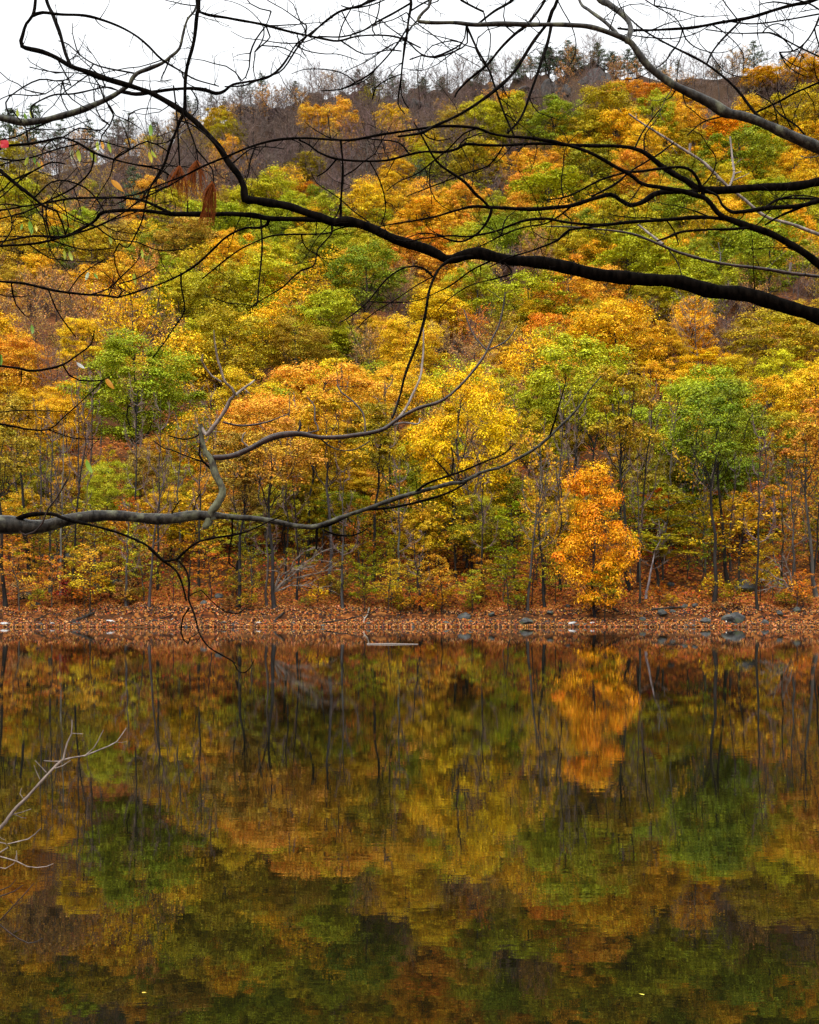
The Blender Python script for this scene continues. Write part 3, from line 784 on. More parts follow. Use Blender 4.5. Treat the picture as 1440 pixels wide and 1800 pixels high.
for i in range(30):            # thin dark stems between them
    y = random.uniform(99.5, 124); x = random.uniform(-0.335, 0.335)*y
    if min(math.hypot(a-x, b-y) for a, b in TR_XY) < 1.0 or (985 < to_px((x, y, 0))[0] < 1115 and y < 106): continue
    plant('pole', x, y, 'N', random.uniform(.7, 1.1), random.uniform(.7, 1.35), bark=random.choice([dk, dk, gr])); TR_XY.append((x, y))

# ------------------------------------------------------------------ fill the gaps between with smaller trees
def palette(px, py):
    if py < 205: return 'NNNNK'
    if py < 230: return 'NNNNK' if px < 760 else 'NKANO'
    if py < 330: return 'NNKNO' if px < 420 else 'NNNNK' if px < 720 else 'LOAPK'
    if py < 480: return 'OLAKN' if px < 300 else 'LGOAP'
    if py < 700: return 'KAPNN' if px < 300 else 'OLAYK' if px < 800 else 'OALKN'
    return 'APLKR'
def hidden_by_hand(px, py, y):
    for (hx, hy, a, b, hyy, _) in HAND:
        if hyy > y - 1.0 and ((px-hx)/(a*0.95))**2 + ((py-hy)/(b*1.0))**2 < 1.0: return True
    return False
HXY = np.array([(h[5], h[4]) for h in HAND])
n_fill = 0
ygrid = np.arange(124, 297, 5.3)
for yy in ygrid:
    half = 0.35*yy + 4
    xx = -half + random.uniform(0, 4)
    while xx < half:
        x = xx + random.uniform(-2, 2); y = yy + random.uniform(-2.6, 2.6); xx += 5.7
        if np.min(np.hypot(HXY[:, 0]-x, HXY[:, 1]-y)) < 3.8: continue
        W = random.uniform(5.0, 8.0)
        z = float(zg(x, y)) + W*1.0
        px, py = to_px((x, y, z))
        if not -40 < px < 1480 or hidden_by_hand(px, py, y): continue
        c = random.choice(palette(px, py))
        if py > 330 and c == 'N' and random.random() < .45: c = 'K'
        kind = 'wispy' if c == 'K' else 'bare' if c == 'N' else random.choice(['maple', 'oak', 'sparse'])
        s = W/PROTO[kind][0]['W']
        plant(kind, x, y, c, s, s*random.uniform(.9, 1.1)); n_fill += 1
print('fill', n_fill)

# low scrub on the crest itself
# leafless wood that covers the steep ground under the ridge
n_b = 0
for yy in np.arange(205, 299, 5.0):
    x0, x1 = (-0.34*yy, 0.03*yy) if yy > 235 else (-0.34*yy, -0.19*yy)
    if yy > 275: x1 = 0.2*yy
    xx = x0
    while xx < x1:
        x = xx + random.uniform(-1.5, 1.5); y = yy + random.uniform(-2.4, 2.4); xx += 5.9
        if np.min(np.hypot(HXY[:, 0]-x, HXY[:, 1]-y)) < 2.4: continue
        qx, qy = to_px((x, y, float(zg(x, y))+6))
        if not -15 < qx < 1455 or qy < 150 or hidden_by_hand(qx, qy, y): continue
        plant('wispy' if random.random() < .07 else 'bare', x, y, random.choice('KKP'), random.uniform(.75, 1.05), random.uniform(.55, .8)); n_b += 1
for yy in np.arange(252, 301, 4.5):
    xx = -0.17*yy
    while xx < 0.13*yy:
        x = xx + random.uniform(-1.5, 1.5); y = yy + random.uniform(-2, 2); xx += 5.9
        if np.min(np.hypot(HXY[:, 0]-x, HXY[:, 1]-y)) < 3.0: continue
        qx, qy = to_px((x, y, float(zg(x, y))+4))
        if random.random() < .2 or qy < 152 or hidden_by_hand(qx, qy, y): continue
        plant('wispy' if random.random() < .1 else 'bare', x, y, random.choice('KKPO'), random.uniform(.7, .95), random.uniform(.45, .65)); n_b += 1
print('bare wood', n_b)

# understorey saplings near the shore
n_sap = 0
SAPPAL = lambda px: 'AOROYLL' if px < 300 else 'AOLRYLO' if px < 640 else 'YALPOLL' if px < 960 else 'LOARGL'
placed = []
for _ in range(2500):
    if n_sap >= 240: break
    y = 98.6 + 34*random.random()**1.3; x = random.uniform(-0.345*y, 0.345*y)
    if placed and min(math.hypot(a-x, (b-y)*0.8) for a, b in placed) < 1.55: continue
    px, _p = to_px((x, y, float(zg(x, y))))
    if y < 103 and 985 < px < 1330: continue
    if y < 102.5 and 470 < px < 600: continue
    H = random.uniform(3.2, 8.0) * (0.75 if y < 103 else 1)
    z = float(zg(x, y))
    qx, qy = to_px((x, y, z+H*0.6))
    if hidden_by_hand(qx, qy, y) and qy < 900: continue
    if 985 < qx < 1115 and qy > 820 and y < 108: continue
    c = random.choice(SAPPAL(px))
    plant('sapling', x, y, c, H/5.5*random.uniform(.8, 1.15), H/5.5)
    placed.append((x, y)); n_sap += 1
print('saplings', n_sap)
SHR = [(115,1050,'S',1.2,'low scarlet shrub on the leafy bank behind the left driftwood'),(150,1058,'R',1.1,'rust-red low shrub right of the scarlet shrub on the left bank'),
 (175,1046,'A',1.3,'orange and yellow shrub on the left bank above the diagonal log'),(690,1060,'Y',1.3,'sparse yellow shrub on the bank edge above the pale leaning birch stick'),
 (770,1040,'P',1.4,'salmon-leaved shrub right of the leaning trunk'),(1160,985,'S',1.2,'scarlet shrub in the shade right of the vivid orange maple'),
 (1252,1045,'Y',1.2,'pale yellow sapling shrub at the foot of the tall green oak'),(1290,1058,'O',1.2,'low olive shrub beside the mossy boulder'),
 (1400,1058,'R',1.2,'rust shrub on the bank at the right edge'),(322,1035,'L',0.8,'small fresh green shrub behind the drooping twig'),
 (830,1045,'Y',1.0,'little yellow shrub above the round grey shore boulder'),(1345,1030,'A',1.2,'amber shrub right of the mossy boulder'),(1063,1015,'G',1.7,'leafy green shrub growing against the vivid orange maple'),
 (30,1052,'K',1.1,'brown shrub near the left edge of the bank'),(560,1058,'A',1.0,'amber shrub on the bank left of a slim grey trunk'),(640,1055,'O',1.0,'olive shrub right of a slim grey trunk at the water')]
for px, py, c, s, lab in SHR:
    y = max(98.4, ground_hit(px, py+12)); 
    x = (px-CX)*y/F_PX
    if 'against the vivid' in lab:
        y = 97.3; plant('sapling', (px-CX)*y/F_PX, y, 'G', 0.75, 0.82, lab.replace('shrub', 'sapling')); continue
    plant('shrub', x, y, c, s, s*(1.6 if 'against' in lab else 1), lab)

for i in range(46):            # low brush along the top of the bank
    y = random.uniform(98.5, 102.5); x = random.uniform(-0.33, 0.33)*y; px = to_px((x, y, 0))[0]
    if 1000 < px < 1090: continue
    k = random.uniform(.45, .95); plant('shrub', x, y, random.choice('ROAORKL' if px < 640 else 'YRAOLK'), k*1.3, k)
# ------------------------------------------------------------------ trees along the crest
def ridge_y(x):
    ys = np.arange(270, 312, 0.5); e = (zg(np.full_like(ys, x), ys)-CAM_Z)/ys
    return float(ys[np.argmax(e)])
x = -99.0
while x < 99:
    px = CX + F_PX*x/300
    y = ridge_y(x) + random.uniform(-1.5, 2.5)
    tall = 1.0
    if px < 350: tall = 1.0
    plant('crestbare', x, y, 'N', 0.9, random.uniform(.5, .82)*tall, bark=(0.16, 0.14, 0.13))
    x += random.uniform(1.3, 2.8)
x = -99.0
while x < 99:
    plant('scrub' if random.random() < .85 else 'wispy', x, ridge_y(x)-random.uniform(1, 5), random.choice('KKP'), random.uniform(.5, .8), random.uniform(.22, .36)); x += random.uniform(3, 5)
CRP = [(330,205,'p2',44),(372,170,'p2',38),(392,172,'p2',40),(462,155,'p0',40),(425,172,'p2',34),(440,178,'p2',34),(345,190,'p2',40),(310,215,'p0',50),(270,215,'p1',45),(225,225,'p0',55),(205,215,'p1',55),
 (60,205,'p1',80),(105,215,'p0',70),(20,215,'p1',80),(160,232,'p0',60),(520,165,'p1',28),(630,150,'p1',30),(655,148,'p3',30),(690,150,'p1',34),(745,158,'p3',22),(778,155,'p3',22),(863,122,'p4',34),(912,130,'p3',30),
 (933,125,'p4',32),(965,130,'p3',36),(985,140,'p1',40),(1000,125,'p1',36),(1078,112,'p3',36),(1105,125,'p1',40),(1120,128,'p1',36),(1165,110,'p0',36),(1190,112,'p2',34),(1290,112,'p2',34),(1325,102,'p1',44),(1345,112,'p3',24),
 (1375,92,'p2',36),(1388,100,'p0',34),(1410,102,'p4',22),(1262,112,'p4',28),(1050,150,'p3',30),(840,150,'p3',24),(1010,155,'p3',34),(960,160,'p3',34),(710,165,'p1',30)]
for px, py, k, hpx in CRP:
    x = (px-CX)*300/F_PX; y = ridge_y(x) - random.uniform(0.5, 3.0)
    pr = PROTO['pine'][int(k[1])]; H = hpx*1.4*y/F_PX
    x = (px-CX)*y/F_PX
    s = H/pr['H']
    plant('pine', x, y, 'C', s*(1.15 if k in ('p1', 'p3') else 1.0), s, proto=int(k[1]))

# ------------------------------------------------------------------ rocks
def rock_mesh(name, seed, mat, rough=0.28, sub=3, flat=1.0):
    bm = bmesh.new(); bmesh.ops.create_icosphere(bm, subdivisions=sub, radius=1.0)
    rg = np.random.default_rng(seed); ax = rg.normal(size=(7, 3)); ax /= np.linalg.norm(ax, axis=1)[:, None]; dd = rg.uniform(0.55, 0.9, 7)
    ph = rg.uniform(0, 6, 6)
    for v in bm.verts:
        p = np.array(v.co)
        for a, d in zip(ax, dd):           # planes cut facets off the ball
            e = p.dot(a)
            if e > d: p = p - a*(e-d)*0.85
        p = p*(1 + rough*0.25*math.sin(5*p[0]+ph[0])*math.sin(4*p[1]+ph[1]) + rough*0.12*math.sin(11*p[2]+ph[2])*math.sin(9*p[0]+ph[3]))
        p[2] *= flat; v.co = p
    me = bpy.data.meshes.new(name); bm.to_mesh(me); bm.free(); me.materials.append(mat)
    for p in me.polygons: p.use_smooth = False
    return me

SHST = []
ROCKM = [rock_mesh('boulder', 40+i, M_ROCK) for i in range(5)]
PALEM = [rock_mesh('pale_stone', 60+i, M_PALEROCK, flat=0.6) for i in range(2)]
def place_rock(px, py, wpx, label, pale=False, hr=0.62, bank=True):
    y = ground_hit(px, min(py, 1097)); x = (px-CX)*y/F_PX; w = wpx*y/F_PX
    o = link('pale_stone' if pale else 'boulder', random.choice(PALEM if pale else ROCKM))
    o.location = (x, y, float(zg(x, y)) + w*0.12*hr)
    o.scale = (w*0.56, w*0.5, w*hr*0.6); o.rotation_euler = (random.uniform(-.2, .2), random.uniform(-.2, .2), random.uniform(0, 6))
    tag(o, label, 'stone' if pale else 'boulder')
for a in [(815,1088,26,'round grey boulder at the waterline in the middle of the shore'),(925,1098,24,'flat dark grey rock half in the water left of the orange maple'),
    (1290,1094,40,'large dark boulder at the waterline with a white stick leaning on it'),(1203,1068,14,'small mossy rock at the end of the short dark log'),(1165,1080,18,'dark round rock on the bank below the short dark log'),
    (1182,1078,12,'small dark rock right of the dark round rock'),(1130,1092,14,'small grey rock at the water under the short dark log'),(1240,1095,20,'low dark rock at the water left of the largest shore boulder'),
    (85,985,32,'big grey boulder between trunks on the left slope'),(46,1052,26,'dark mossy boulder near the left edge of the bank'),(64,1066,16,'small green-grey rock below the dark mossy boulder at left'),
    (385,1050,16,'pale grey-green rock on the slope right of the drooping twig'),(125,985,36,'long dark boulder behind the slim pale trunk at left'),(172,1036,20,'dark rock above the orange and yellow shrub at left'),
    (1308,1036,42,'broad mossy boulder on the bank left of the tall bare trunk'),(865,1083,12,'small dark stone on the leafy bank, centre right'),(1370,1080,14,'dark stone sitting in leaves near the right edge'),
    (1345,1096,16,'wet dark stone at the water near the right edge'),(1400,1075,16,'grey stone under the right edge shrubs'),(785,1098,12,'tiny grey rock at the water left of the round grey boulder'),
    (967,1086,12,'little grey rock on leaves left of the white stones'),(998,1068,10,'small flat stone up the bank left of the orange maple'),(1222,1066,12,'small dark rock beside the tall green oak trunk'),
    (360,1062,14,'grey rock partly under leaves beside the drooping twig'),(205,1028,22,'dark boulder on the slope above the left bank shrubs'),(1180,1030,14,'dark rock on the slope right of the orange maple')]:
    place_rock(*a)
for a in [(1005,1098,17,'white stone at the waterline below the orange maple'),(1040,1098,10,'smaller white stone right of the white stone below the orange maple'),(196,1094,17,'pale rounded stone at the waterline right of the diagonal log'),
    (10,1098,16,'whitish stone at the waterline at the left edge'),(93,1097,12,'small pale stone at the waterline left of the diagonal log'),(455,1096,10,'small pale stone on the waterline left of centre'),(1215,1097,9,'tiny pale stone at the water right of centre')]:
    place_rock(*a, pale=True, hr=0.45)

for i in range(46):
    x = random.uniform(-33, 33); y = float(shore_y(x)) + random.uniform(-0.1, 1.7); w = random.uniform(0.12, 0.38)
    o = link('shore_stone', random.choice(ROCKM)); o.location = (x, y, float(zg(x, y))+w*.1); o.scale = (w*.6, w*.5, w*.36); o.rotation_euler = (0, 0, random.uniform(0, 6))
    tag(o, None, 'stone', 'small stones along the waterline'); SHST.append(o)
SHST.sort(key=lambda o: o.location.x/o.location.y)
# rocky outcrops along the ridge
def outcrop(px0, px1, pytop, pybot, seed, label):
    rg = np.random.default_rng(seed)
    xc = ((px0+px1)/2-CX)*296/F_PX
    y = ridge_y(xc) - 5.0
    x0, x1 = (px0-CX)*y/F_PX, (px1-CX)*y/F_PX
    zt, zb = CAM_Z+(CY-pytop)*y/F_PX, CAM_Z+(CY-pybot)*y/F_PX
    root = bpy.data.objects.new('rock_outcrop', None); COL.objects.link(root)
    root.location = ((x0+x1)/2, y, zb)
    n = max(4, int((x1-x0)/2.6))
    for i in range(n):
        t = (i+0.5)/n; h = (zt-zb)*(0.55+0.45*math.sin(math.pi*t))*rg.uniform(.75, 1.1)
        o = link('rock_face', CLIFFM[i % len(CLIFFM)], root)
        o.location = (-(x1-x0)/2 + (x1-x0)*t, rg.uniform(-.6, 2.0), h*0.32); w = (x1-x0)/n
        o.scale = (w*rg.uniform(.7, 1.1), 3.4, h*0.62); o.rotation_euler = (rg.uniform(-.2, .1), rg.uniform(-.25, .25), rg.uniform(-.4, .4))
    tag(root, label, 'rock face', 'dark rock outcrops on the ridge')
CLIFFM = [rock_mesh('rock_face', 80+i, M_CLIFF, rough=0.5) for i in range(5)]
outcrop(560, 660, 168, 205, 1, 'dark rock outcrop on the ridge left of centre below the skyline pines')
outcrop(660, 760, 168, 198, 2, 'long low dark rock ledge on the ridge in the centre')
outcrop(410, 500, 186, 200, 3, 'thin grey rock ledge on the left ridge where the crest steps down')
outcrop(1018, 1092, 118, 165, 4, 'pointed rocky summit knob right of centre with a round tree beside it')
outcrop(935, 1005, 132, 185, 5, 'steep dark cliff face beside the rocky summit')
outcrop(840, 930, 150, 170, 6, 'low rock ledge on the ridge left of the steep dark cliff')

# ------------------------------------------------------------------ driftwood and logs at the water's edge
def stick(pts, r0, r1, name, label, cat, mat, col, y_off=0.0, side=None):
    """pts: (px, py, height above ground or None) lying on the bank"""
    Q = []
    for (px, py) in pts:
        y = ground_hit(px, min(py+3, 1098.5)) ; x = (px-CX)*y/F_PX
        z = max(float(zg(x, y)), 0.0) + r0*1.2 if False else CAM_Z + (CY-py)*y/F_PX
        Q.append([x, y, z])
    c = catmull(np.array(Q), 0.25)
    c[:, 2] += 0.02*np.sin(np.arange(len(c))*1.3)
    base = c[0].copy(); T = Tubes(); T.add(c-base, np.linspace(r0, r1, len(c))*(1+0.1*np.sin(np.arange(len(c))*2.1)), 8)
    if side:
        for (k, dx, dz, l) in side:
            i = int(k*(len(c)-1)); p = c[i]-base
            T.add([p, p+np.array([dx*l*0.5, 0.05, dz*l*0.45]), p+np.array([dx*l, 0.1, dz*l])], [r1*1.1, r1*0.7, 0.008], 5)
    o = link(name, T.mesh(name, mat), loc=tuple(base), color=col)
    tag(o, label, cat)
W_D, W_G, W_P = (0.035, 0.028, 0.022), (0.16, 0.13, 0.11), (0.42, 0.38, 0.32)
stick([(112,1101),(140,1088),(166,1077)], 0.17, 0.10, 'log', 'thick dark diagonal log sliding into the water at left', 'log', M_WOOD, W_D)
stick([(20,1099),(50,1097),(66,1088),(85,1079)], 0.07, 0.04, 'driftwood', 'thin dark driftwood stick at the water near the left edge', 'driftwood', M_WOOD, W_D, side=[(0.4,-.6,.7,.6)])
stick([(190,1080),(212,1085),(226,1099)], 0.05, 0.03, 'driftwood', 'bent pale driftwood stick dipping into the water at left', 'driftwood', M_WOOD, W_P)
stick([(238,1098),(270,1092),(308,1078),(330,1066)], 0.07, 0.03, 'driftwood', 'long dark stick lying along the bank under the drooping twig', 'driftwood', M_WOOD, W_D, side=[(.5,.5,.6,.7)])
stick([(290,1100),(305,1086),(318,1074)], 0.05, 0.03, 'driftwood', 'pale grey stick leaning out of the water under the drooping twig', 'driftwood', M_WOOD, W_P)
stick([(480,1100),(486,1088),(500,1076)], 0.12, 0.06, 'stump', 'dark wet stump root at the waterline left of centre', 'stump', M_WOOD, W_D, side=[(.6,.5,.5,.6)])
stick([(540,1099),(580,1093),(620,1086),(662,1073)], 0.06, 0.035, 'log', 'long thin dark log lying low on the bank, centre', 'log', M_WOOD, W_D, side=[(.6,.4,.3,.6)])
stick([(641,1100),(640,1090),(646,1080),(649,1068)], 0.06, 0.035, 'driftwood', 'pale birch stick standing out of the water, centre', 'driftwood', M_WOOD, W_P, side=[(.4,-.5,.5,.4)])
stick([(1145,1072),(1170,1069),(1198,1067)], 0.10, 0.08, 'log', 'short dark straight log on the bank, with a mossy rock at its end', 'log', M_WOOD, W_D)
stick([(1066,1062),(1085,1074),(1112,1085)], 0.11, 0.05, 'log', 'dark root log at the foot of the orange maple', 'log', M_WOOD, W_D)
stick([(1204,1076),(1215,1086),(1224,1099)], 0.08, 0.05, 'driftwood', 'dark stick sloping down to the water right of the short straight log', 'driftwood', M_WOOD, W_D)
stick([(1268,1066),(1285,1078),(1302,1087)], 0.08, 0.05, 'log', 'dark branch lying above the largest shore boulder', 'driftwood', M_WOOD, W_D)
stick([(1274,1086),(1277,1093),(1280,1100)], 0.055, 0.03, 'driftwood', 'short white stick against the largest shore boulder', 'driftwood', M_WOOD, (0.8, 0.78, 0.72))
stick([(388,1060),(402,1074),(425,1078),(445,1070)], 0.04, 0.025, 'driftwood', 'thin curved stick on the slope right of the drooping twig', 'driftwood', M_WOOD, W_D)
# floating pale pole on the lake
y = (CAM_Z)*F_PX/(1132.5-CY); T = Tubes()
T.add(np.array([[0, 0, 0], [1.1, .02, .008], [(735-645)*y/F_PX, 0, 0.0]]), [0.035, 0.04, 0.02], 8)
tag(link('floating_pole', T.mesh('floating_pole', M_PALE), loc=((645-CX)*y/F_PX, y, 0.005)), 'thin whitish pole floating flat on the dark water near the far bank', 'pole')

# pale fallen dead tree crown and brush heap
def dead_crown(px, py, tips, label, name='fallen_tree', r=0.085):
    y = 99.6; base = P(px, py, y); T = Tubes(); rg = np.random.default_rng(int(px))
    for (tx, ty) in tips:
        e = P(tx, ty, y - rg.uniform(0.0, 1.2)) - base
        c = curve(np.zeros(3), e/np.linalg.norm(e)+np.array([0, 0, .35]), e, 8, rg, 0.025); T.add(c, np.linspace(r, 0.012, 8), 5)
        for k in range(2, 8):
            for _ in range(3):
                d = c[k]-c[k-1]; d /= np.linalg.norm(d); d += rg.normal(scale=0.5, size=3); l = rg.uniform(.3, 1.0)
                T.add([c[k], c[k]+d*l*.5, c[k]+d*l+np.array([0, 0, -.08])], [0.03, 0.022, 0.010], 3)
    o = link(name, T.mesh(name, M_WOOD), loc=tuple(base), color=(0.24, 0.20, 0.17)); tag(o, label, 'fallen tree')
dead_crown(482, 1040, [(560,985),(590,1002),(600,960),(535,995),(575,1035),(545,965),(500,985)], 'pale fallen dead tree with twigs fanning right above the left-centre bank')
dead_crown(1395, 1040, [(1335,1000),(1345,1020),(1360,985),(1350,1035),(1375,975)], 'grey brushy fallen treetop on the bank near the right edge')

# ------------------------------------------------------------------ leaf litter on the bank and forest floor
def litter(name, n, y0, y1, size, cols, seed, power=1.0):
    rg = np.random.default_rng(seed)
    y = y0 + (y1-y0)*rg.random(n)**power; x = rg.uniform(-1, 1, n)*(0.35*y+2)
    s = y - shore_y(x); k = (s > 0.02) & ((s < 2.95) | (s > 3.25)); x, y = x[k], y[k]
    z = zg(x, y) + rg.uniform(0.01, 0.07, len(x))
    c = np.stack([x, y, z], -1)
    v, q = leaf_cards(c, rg.normal(scale=0.55, size=(len(c), 3))+np.array([0, -.5, 1]), size*rg.uniform(.6, 1.4, len(c)), 0.75, rg)
    var = np.repeat(np.stack([rg.random(len(c)), rg.random(len(c)), rg.random(len(c))], -1), 4, axis=0)
    o = link(name, mesh_np(name, v, quads=q, mat=M_LEAF, var=var), color=cols)
    return o
tag(litter('leaf_litter', 52000, 94.6, 104, 0.16, (0.42, 0.13, 0.018), 1, 1.1), 'rust-orange fallen leaves carpeting the far bank', 'fallen leaves', kind='stuff')
tag(litter('leaf_litter', 11000, 94.6, 100, 0.14, (0.66, 0.33, 0.12), 2), 'paler tan fallen leaves along the water edge', 'fallen leaves', kind='stuff')
tag(litter('leaf_litter', 22000, 94.6, 99.5, 0.19, (0.04, 0.022, 0.015), 4), 'dark wet leaves and twigs along the water edge', 'fallen leaves', kind='stuff')
tag(litter('leaf_litter', 45000, 102, 150, 0.26, (0.46, 0.135, 0.012), 3, 1.2), 'deep orange fallen leaves on the forest floor behind the bank', 'fallen leaves', kind='stuff')

# single leaves adrift on the near water
for px, py, c, lab in [(1128,1750,(.85,.7,.1),'yellow leaf floating on the dark water near the bottom right'),(254,1747,(.8,.5,.08),'golden leaf floating on the dark water near the bottom left')]:
    y = CAM_Z*F_PX/(py-CY)
    v, q = leaf_cards(np.zeros((1, 3)), np.array([[0.05, 0, 1.0]]), [11*y/F_PX], 0.6, rng, 0.1)
    tag(link('floating_leaf', mesh_np('floating_leaf', v, quads=q, mat=M_LEAF, var=np.full((4, 3), .6)), loc=((px-CX)*y/F_PX, y, 0.006), color=c), lab, 'leaf', 'leaves floating on the lake')
# ------------------------------------------------------------------ near branches hanging over the lake
brg = np.random.default_rng(77)
BR = {}
def px_pts(pts, d0, d1):
    """traced points (px, py[, width]) -> world points and radii, depth drifting d0 -> d1"""
    out = []; n = len(pts); w = pts[0][2] if len(pts[0]) > 2 else 3
    for i, p in enumerate(pts):
        if len(p) > 2: w = p[2]
        d = d0 + (d1-d0)*(i/max(1, n-1))
        q = P(p[0], p[1], d); out.append([*q, w*d/F_PX/2])
    return np.array(out)

def add_spurs(T, c, dens, lmax, thin, rg, droop=0.0):
    """short crooked twigs along a branch"""
    L = np.linalg.norm(np.diff(c[:, :3], axis=0), axis=1).sum()
    n = int(round(L * dens * 3.0))
    for _ in range(n):
        i = rg.integers(1, len(c)-1)
        t = c[i+1, :3]-c[i-1, :3]; t /= np.linalg.norm(t)+1e-9
        r = rg.normal(size=3); r[1] *= 0.5
        s = np.cross(t, np.cross(r, t)); s /= np.linalg.norm(s)+1e-9
        d = t*rg.uniform(-0.1, 0.9) + s; d /= np.linalg.norm(d)
        l = lmax*1.25*rg.uniform(0.15, 1.0)**1.4; l = max(l, 0.02)
        bend = np.cross(d, rg.normal(size=3))*0.45 + np.array([0, 0, rg.uniform(-.2, .5)-droop])
        k = 7; tt = np.linspace(0, 1, k)[:, None]
        q = c[i, :3] + d*l*tt + bend*l*tt**2*0.7 + rg.normal(scale=0.012*l, size=(k, 3))
        r0 = min(c[i, 3]*0.6, thin*rg.uniform(0.55, 1.1))
        T.add(q, np.linspace(r0, r0*0.45, k), 4)
        if l > 0.09:
            for _ in range(rg.integers(1, 4)):
                j = rg.integers(2, k-1); e = q[j]-q[j-1]; e /= np.linalg.norm(e)+1e-9
                f = e*0.6 + rg.normal(scale=0.5, size=3)*np.array([1, .5, 1]); f /= np.linalg.norm(f); l2 = l*rg.uniform(.2, .5)
                h = np.array([0, 0, rg.uniform(0, .35)])
                T.add([q[j], q[j]+f*l2*.5, q[j]+(f+h)*l2], [r0*.6, r0*.5, r0*.35], 4)
        # bud
        T.add([q[-1], q[-1]+(q[-1]-q[-2])*0.25, q[-1]+(q[-1]-q[-2])*0.5], [r0*.45, r0*.85, r0*.2], 4)

def part_mesh(pts, d0, d1, mat, name, origin, spur=0.0, slen=0.12, thin=0.0022, sides=10, knots=True):
    w = px_pts(pts, d0, d1)
    c = catmull(w, 0.018 if w[:, 3].max() > 0.004 else 0.03)
    m = len(c); ph = brg.uniform(0, 6, 3)
    c[:, 3] = np.maximum(c[:, 3], 0.0009)
    s = np.arange(m)
    if knots:
        c[:, 3] *= 1 + 0.07*np.sin(s*0.43+ph[0]) + 0.05*np.sin(s*1.1+ph[1]) + 0.09*np.maximum(0, np.sin(s*0.19+ph[2]))**8
    amp = np.minimum(c[:, 3]*0.25, 0.0025)
    c[:, 0] += amp*np.sin(s*0.6+ph[1]); c[:, 2] += amp*np.sin(s*0.47+ph[0])
    T = Tubes(); T.add(c[:, :3]-origin, c[:, 3], sides if c[:, 3].max() > 0.005 else 6)
    if spur:
        cc = c.copy(); cc[:, :3] -= origin; add_spurs(T, cc, spur, slen, thin, brg)
    return T.mesh(name, mat)

def branch(label, main, d, mat, kids=(), spur=2.0, slen=0.12, d_end=None, group=None, auto=0, name='tree_branch'):
    """one limb with its side branches; kids are (points, depth shift at tip, spurs per metre, spur length, material)"""
    w = px_pts(main, d, d_end or d); origin = w[len(w)//2, :3].copy()
    root = bpy.data.objects.new(name, None); COL.objects.link(root); root.location = origin; root.empty_display_size = 0.1
    link('limb', part_mesh(main, d, d_end or d, mat, 'limb', origin, spur, slen), root)
    mains = w
    for k in kids:
        pts = k[0]; dz = k[1] if len(k) > 1 else brg.uniform(-.25, .25); sp = k[2] if len(k) > 2 else 4.0; sl = k[3] if len(k) > 3 else 0.12; mt = k[4] if len(k) > 4 and k[4] else mat
        # depth of the point of the limb it starts from (nearest in the picture)
        p0 = pts[0]; best = None
        for q in mains:
            a, b = to_px(q[:3]); e = (a-p0[0])**2+(b-p0[1])**2
            if best is None or e < best[0]: best = (e, q[1])
        ds = best[1]
        wk = px_pts(pts, ds, ds+dz)
        nm = 'side_branch' if max(p[2] if len(p) > 2 else 3 for p in pts) >= 4 else 'twig'
        link(nm, part_mesh(pts, ds, ds+dz, mt, nm, origin, sp, sl), root)
        mains = np.vstack([mains, wk])
    # crooked fine twigs that wander off the limb and its side branches
    for _ in range(auto):
        for _try in range(40):
            q = mains[brg.integers(0, len(mains))]; a, b = to_px(q[:3])
            if 0 < a < 1440 and -40 < b < 430: break
        else: break
        th = brg.uniform(0, 2*math.pi); L = brg.uniform(60, 210); n = 7; k = brg.normal(scale=0.22); pts = [(a, b, 2.6)]
        for i in range(1, n):
            th += k + brg.normal(scale=0.18)
            a += math.cos(th)*L/n; b += math.sin(th)*L/n*0.8; pts.append((a, b, 2.6-1.5*i/n))
        link('twig', part_mesh(pts, q[1], q[1]+brg.uniform(-.1, .1), mat if mat is not M_LICHEN else M_BRANCH, 'twig', origin, 5, 0.11, 0.0017), root)
    tag(root, label, 'branch', group or 'bare branches over the near water')
    BR[label] = (root, mains)
    return root

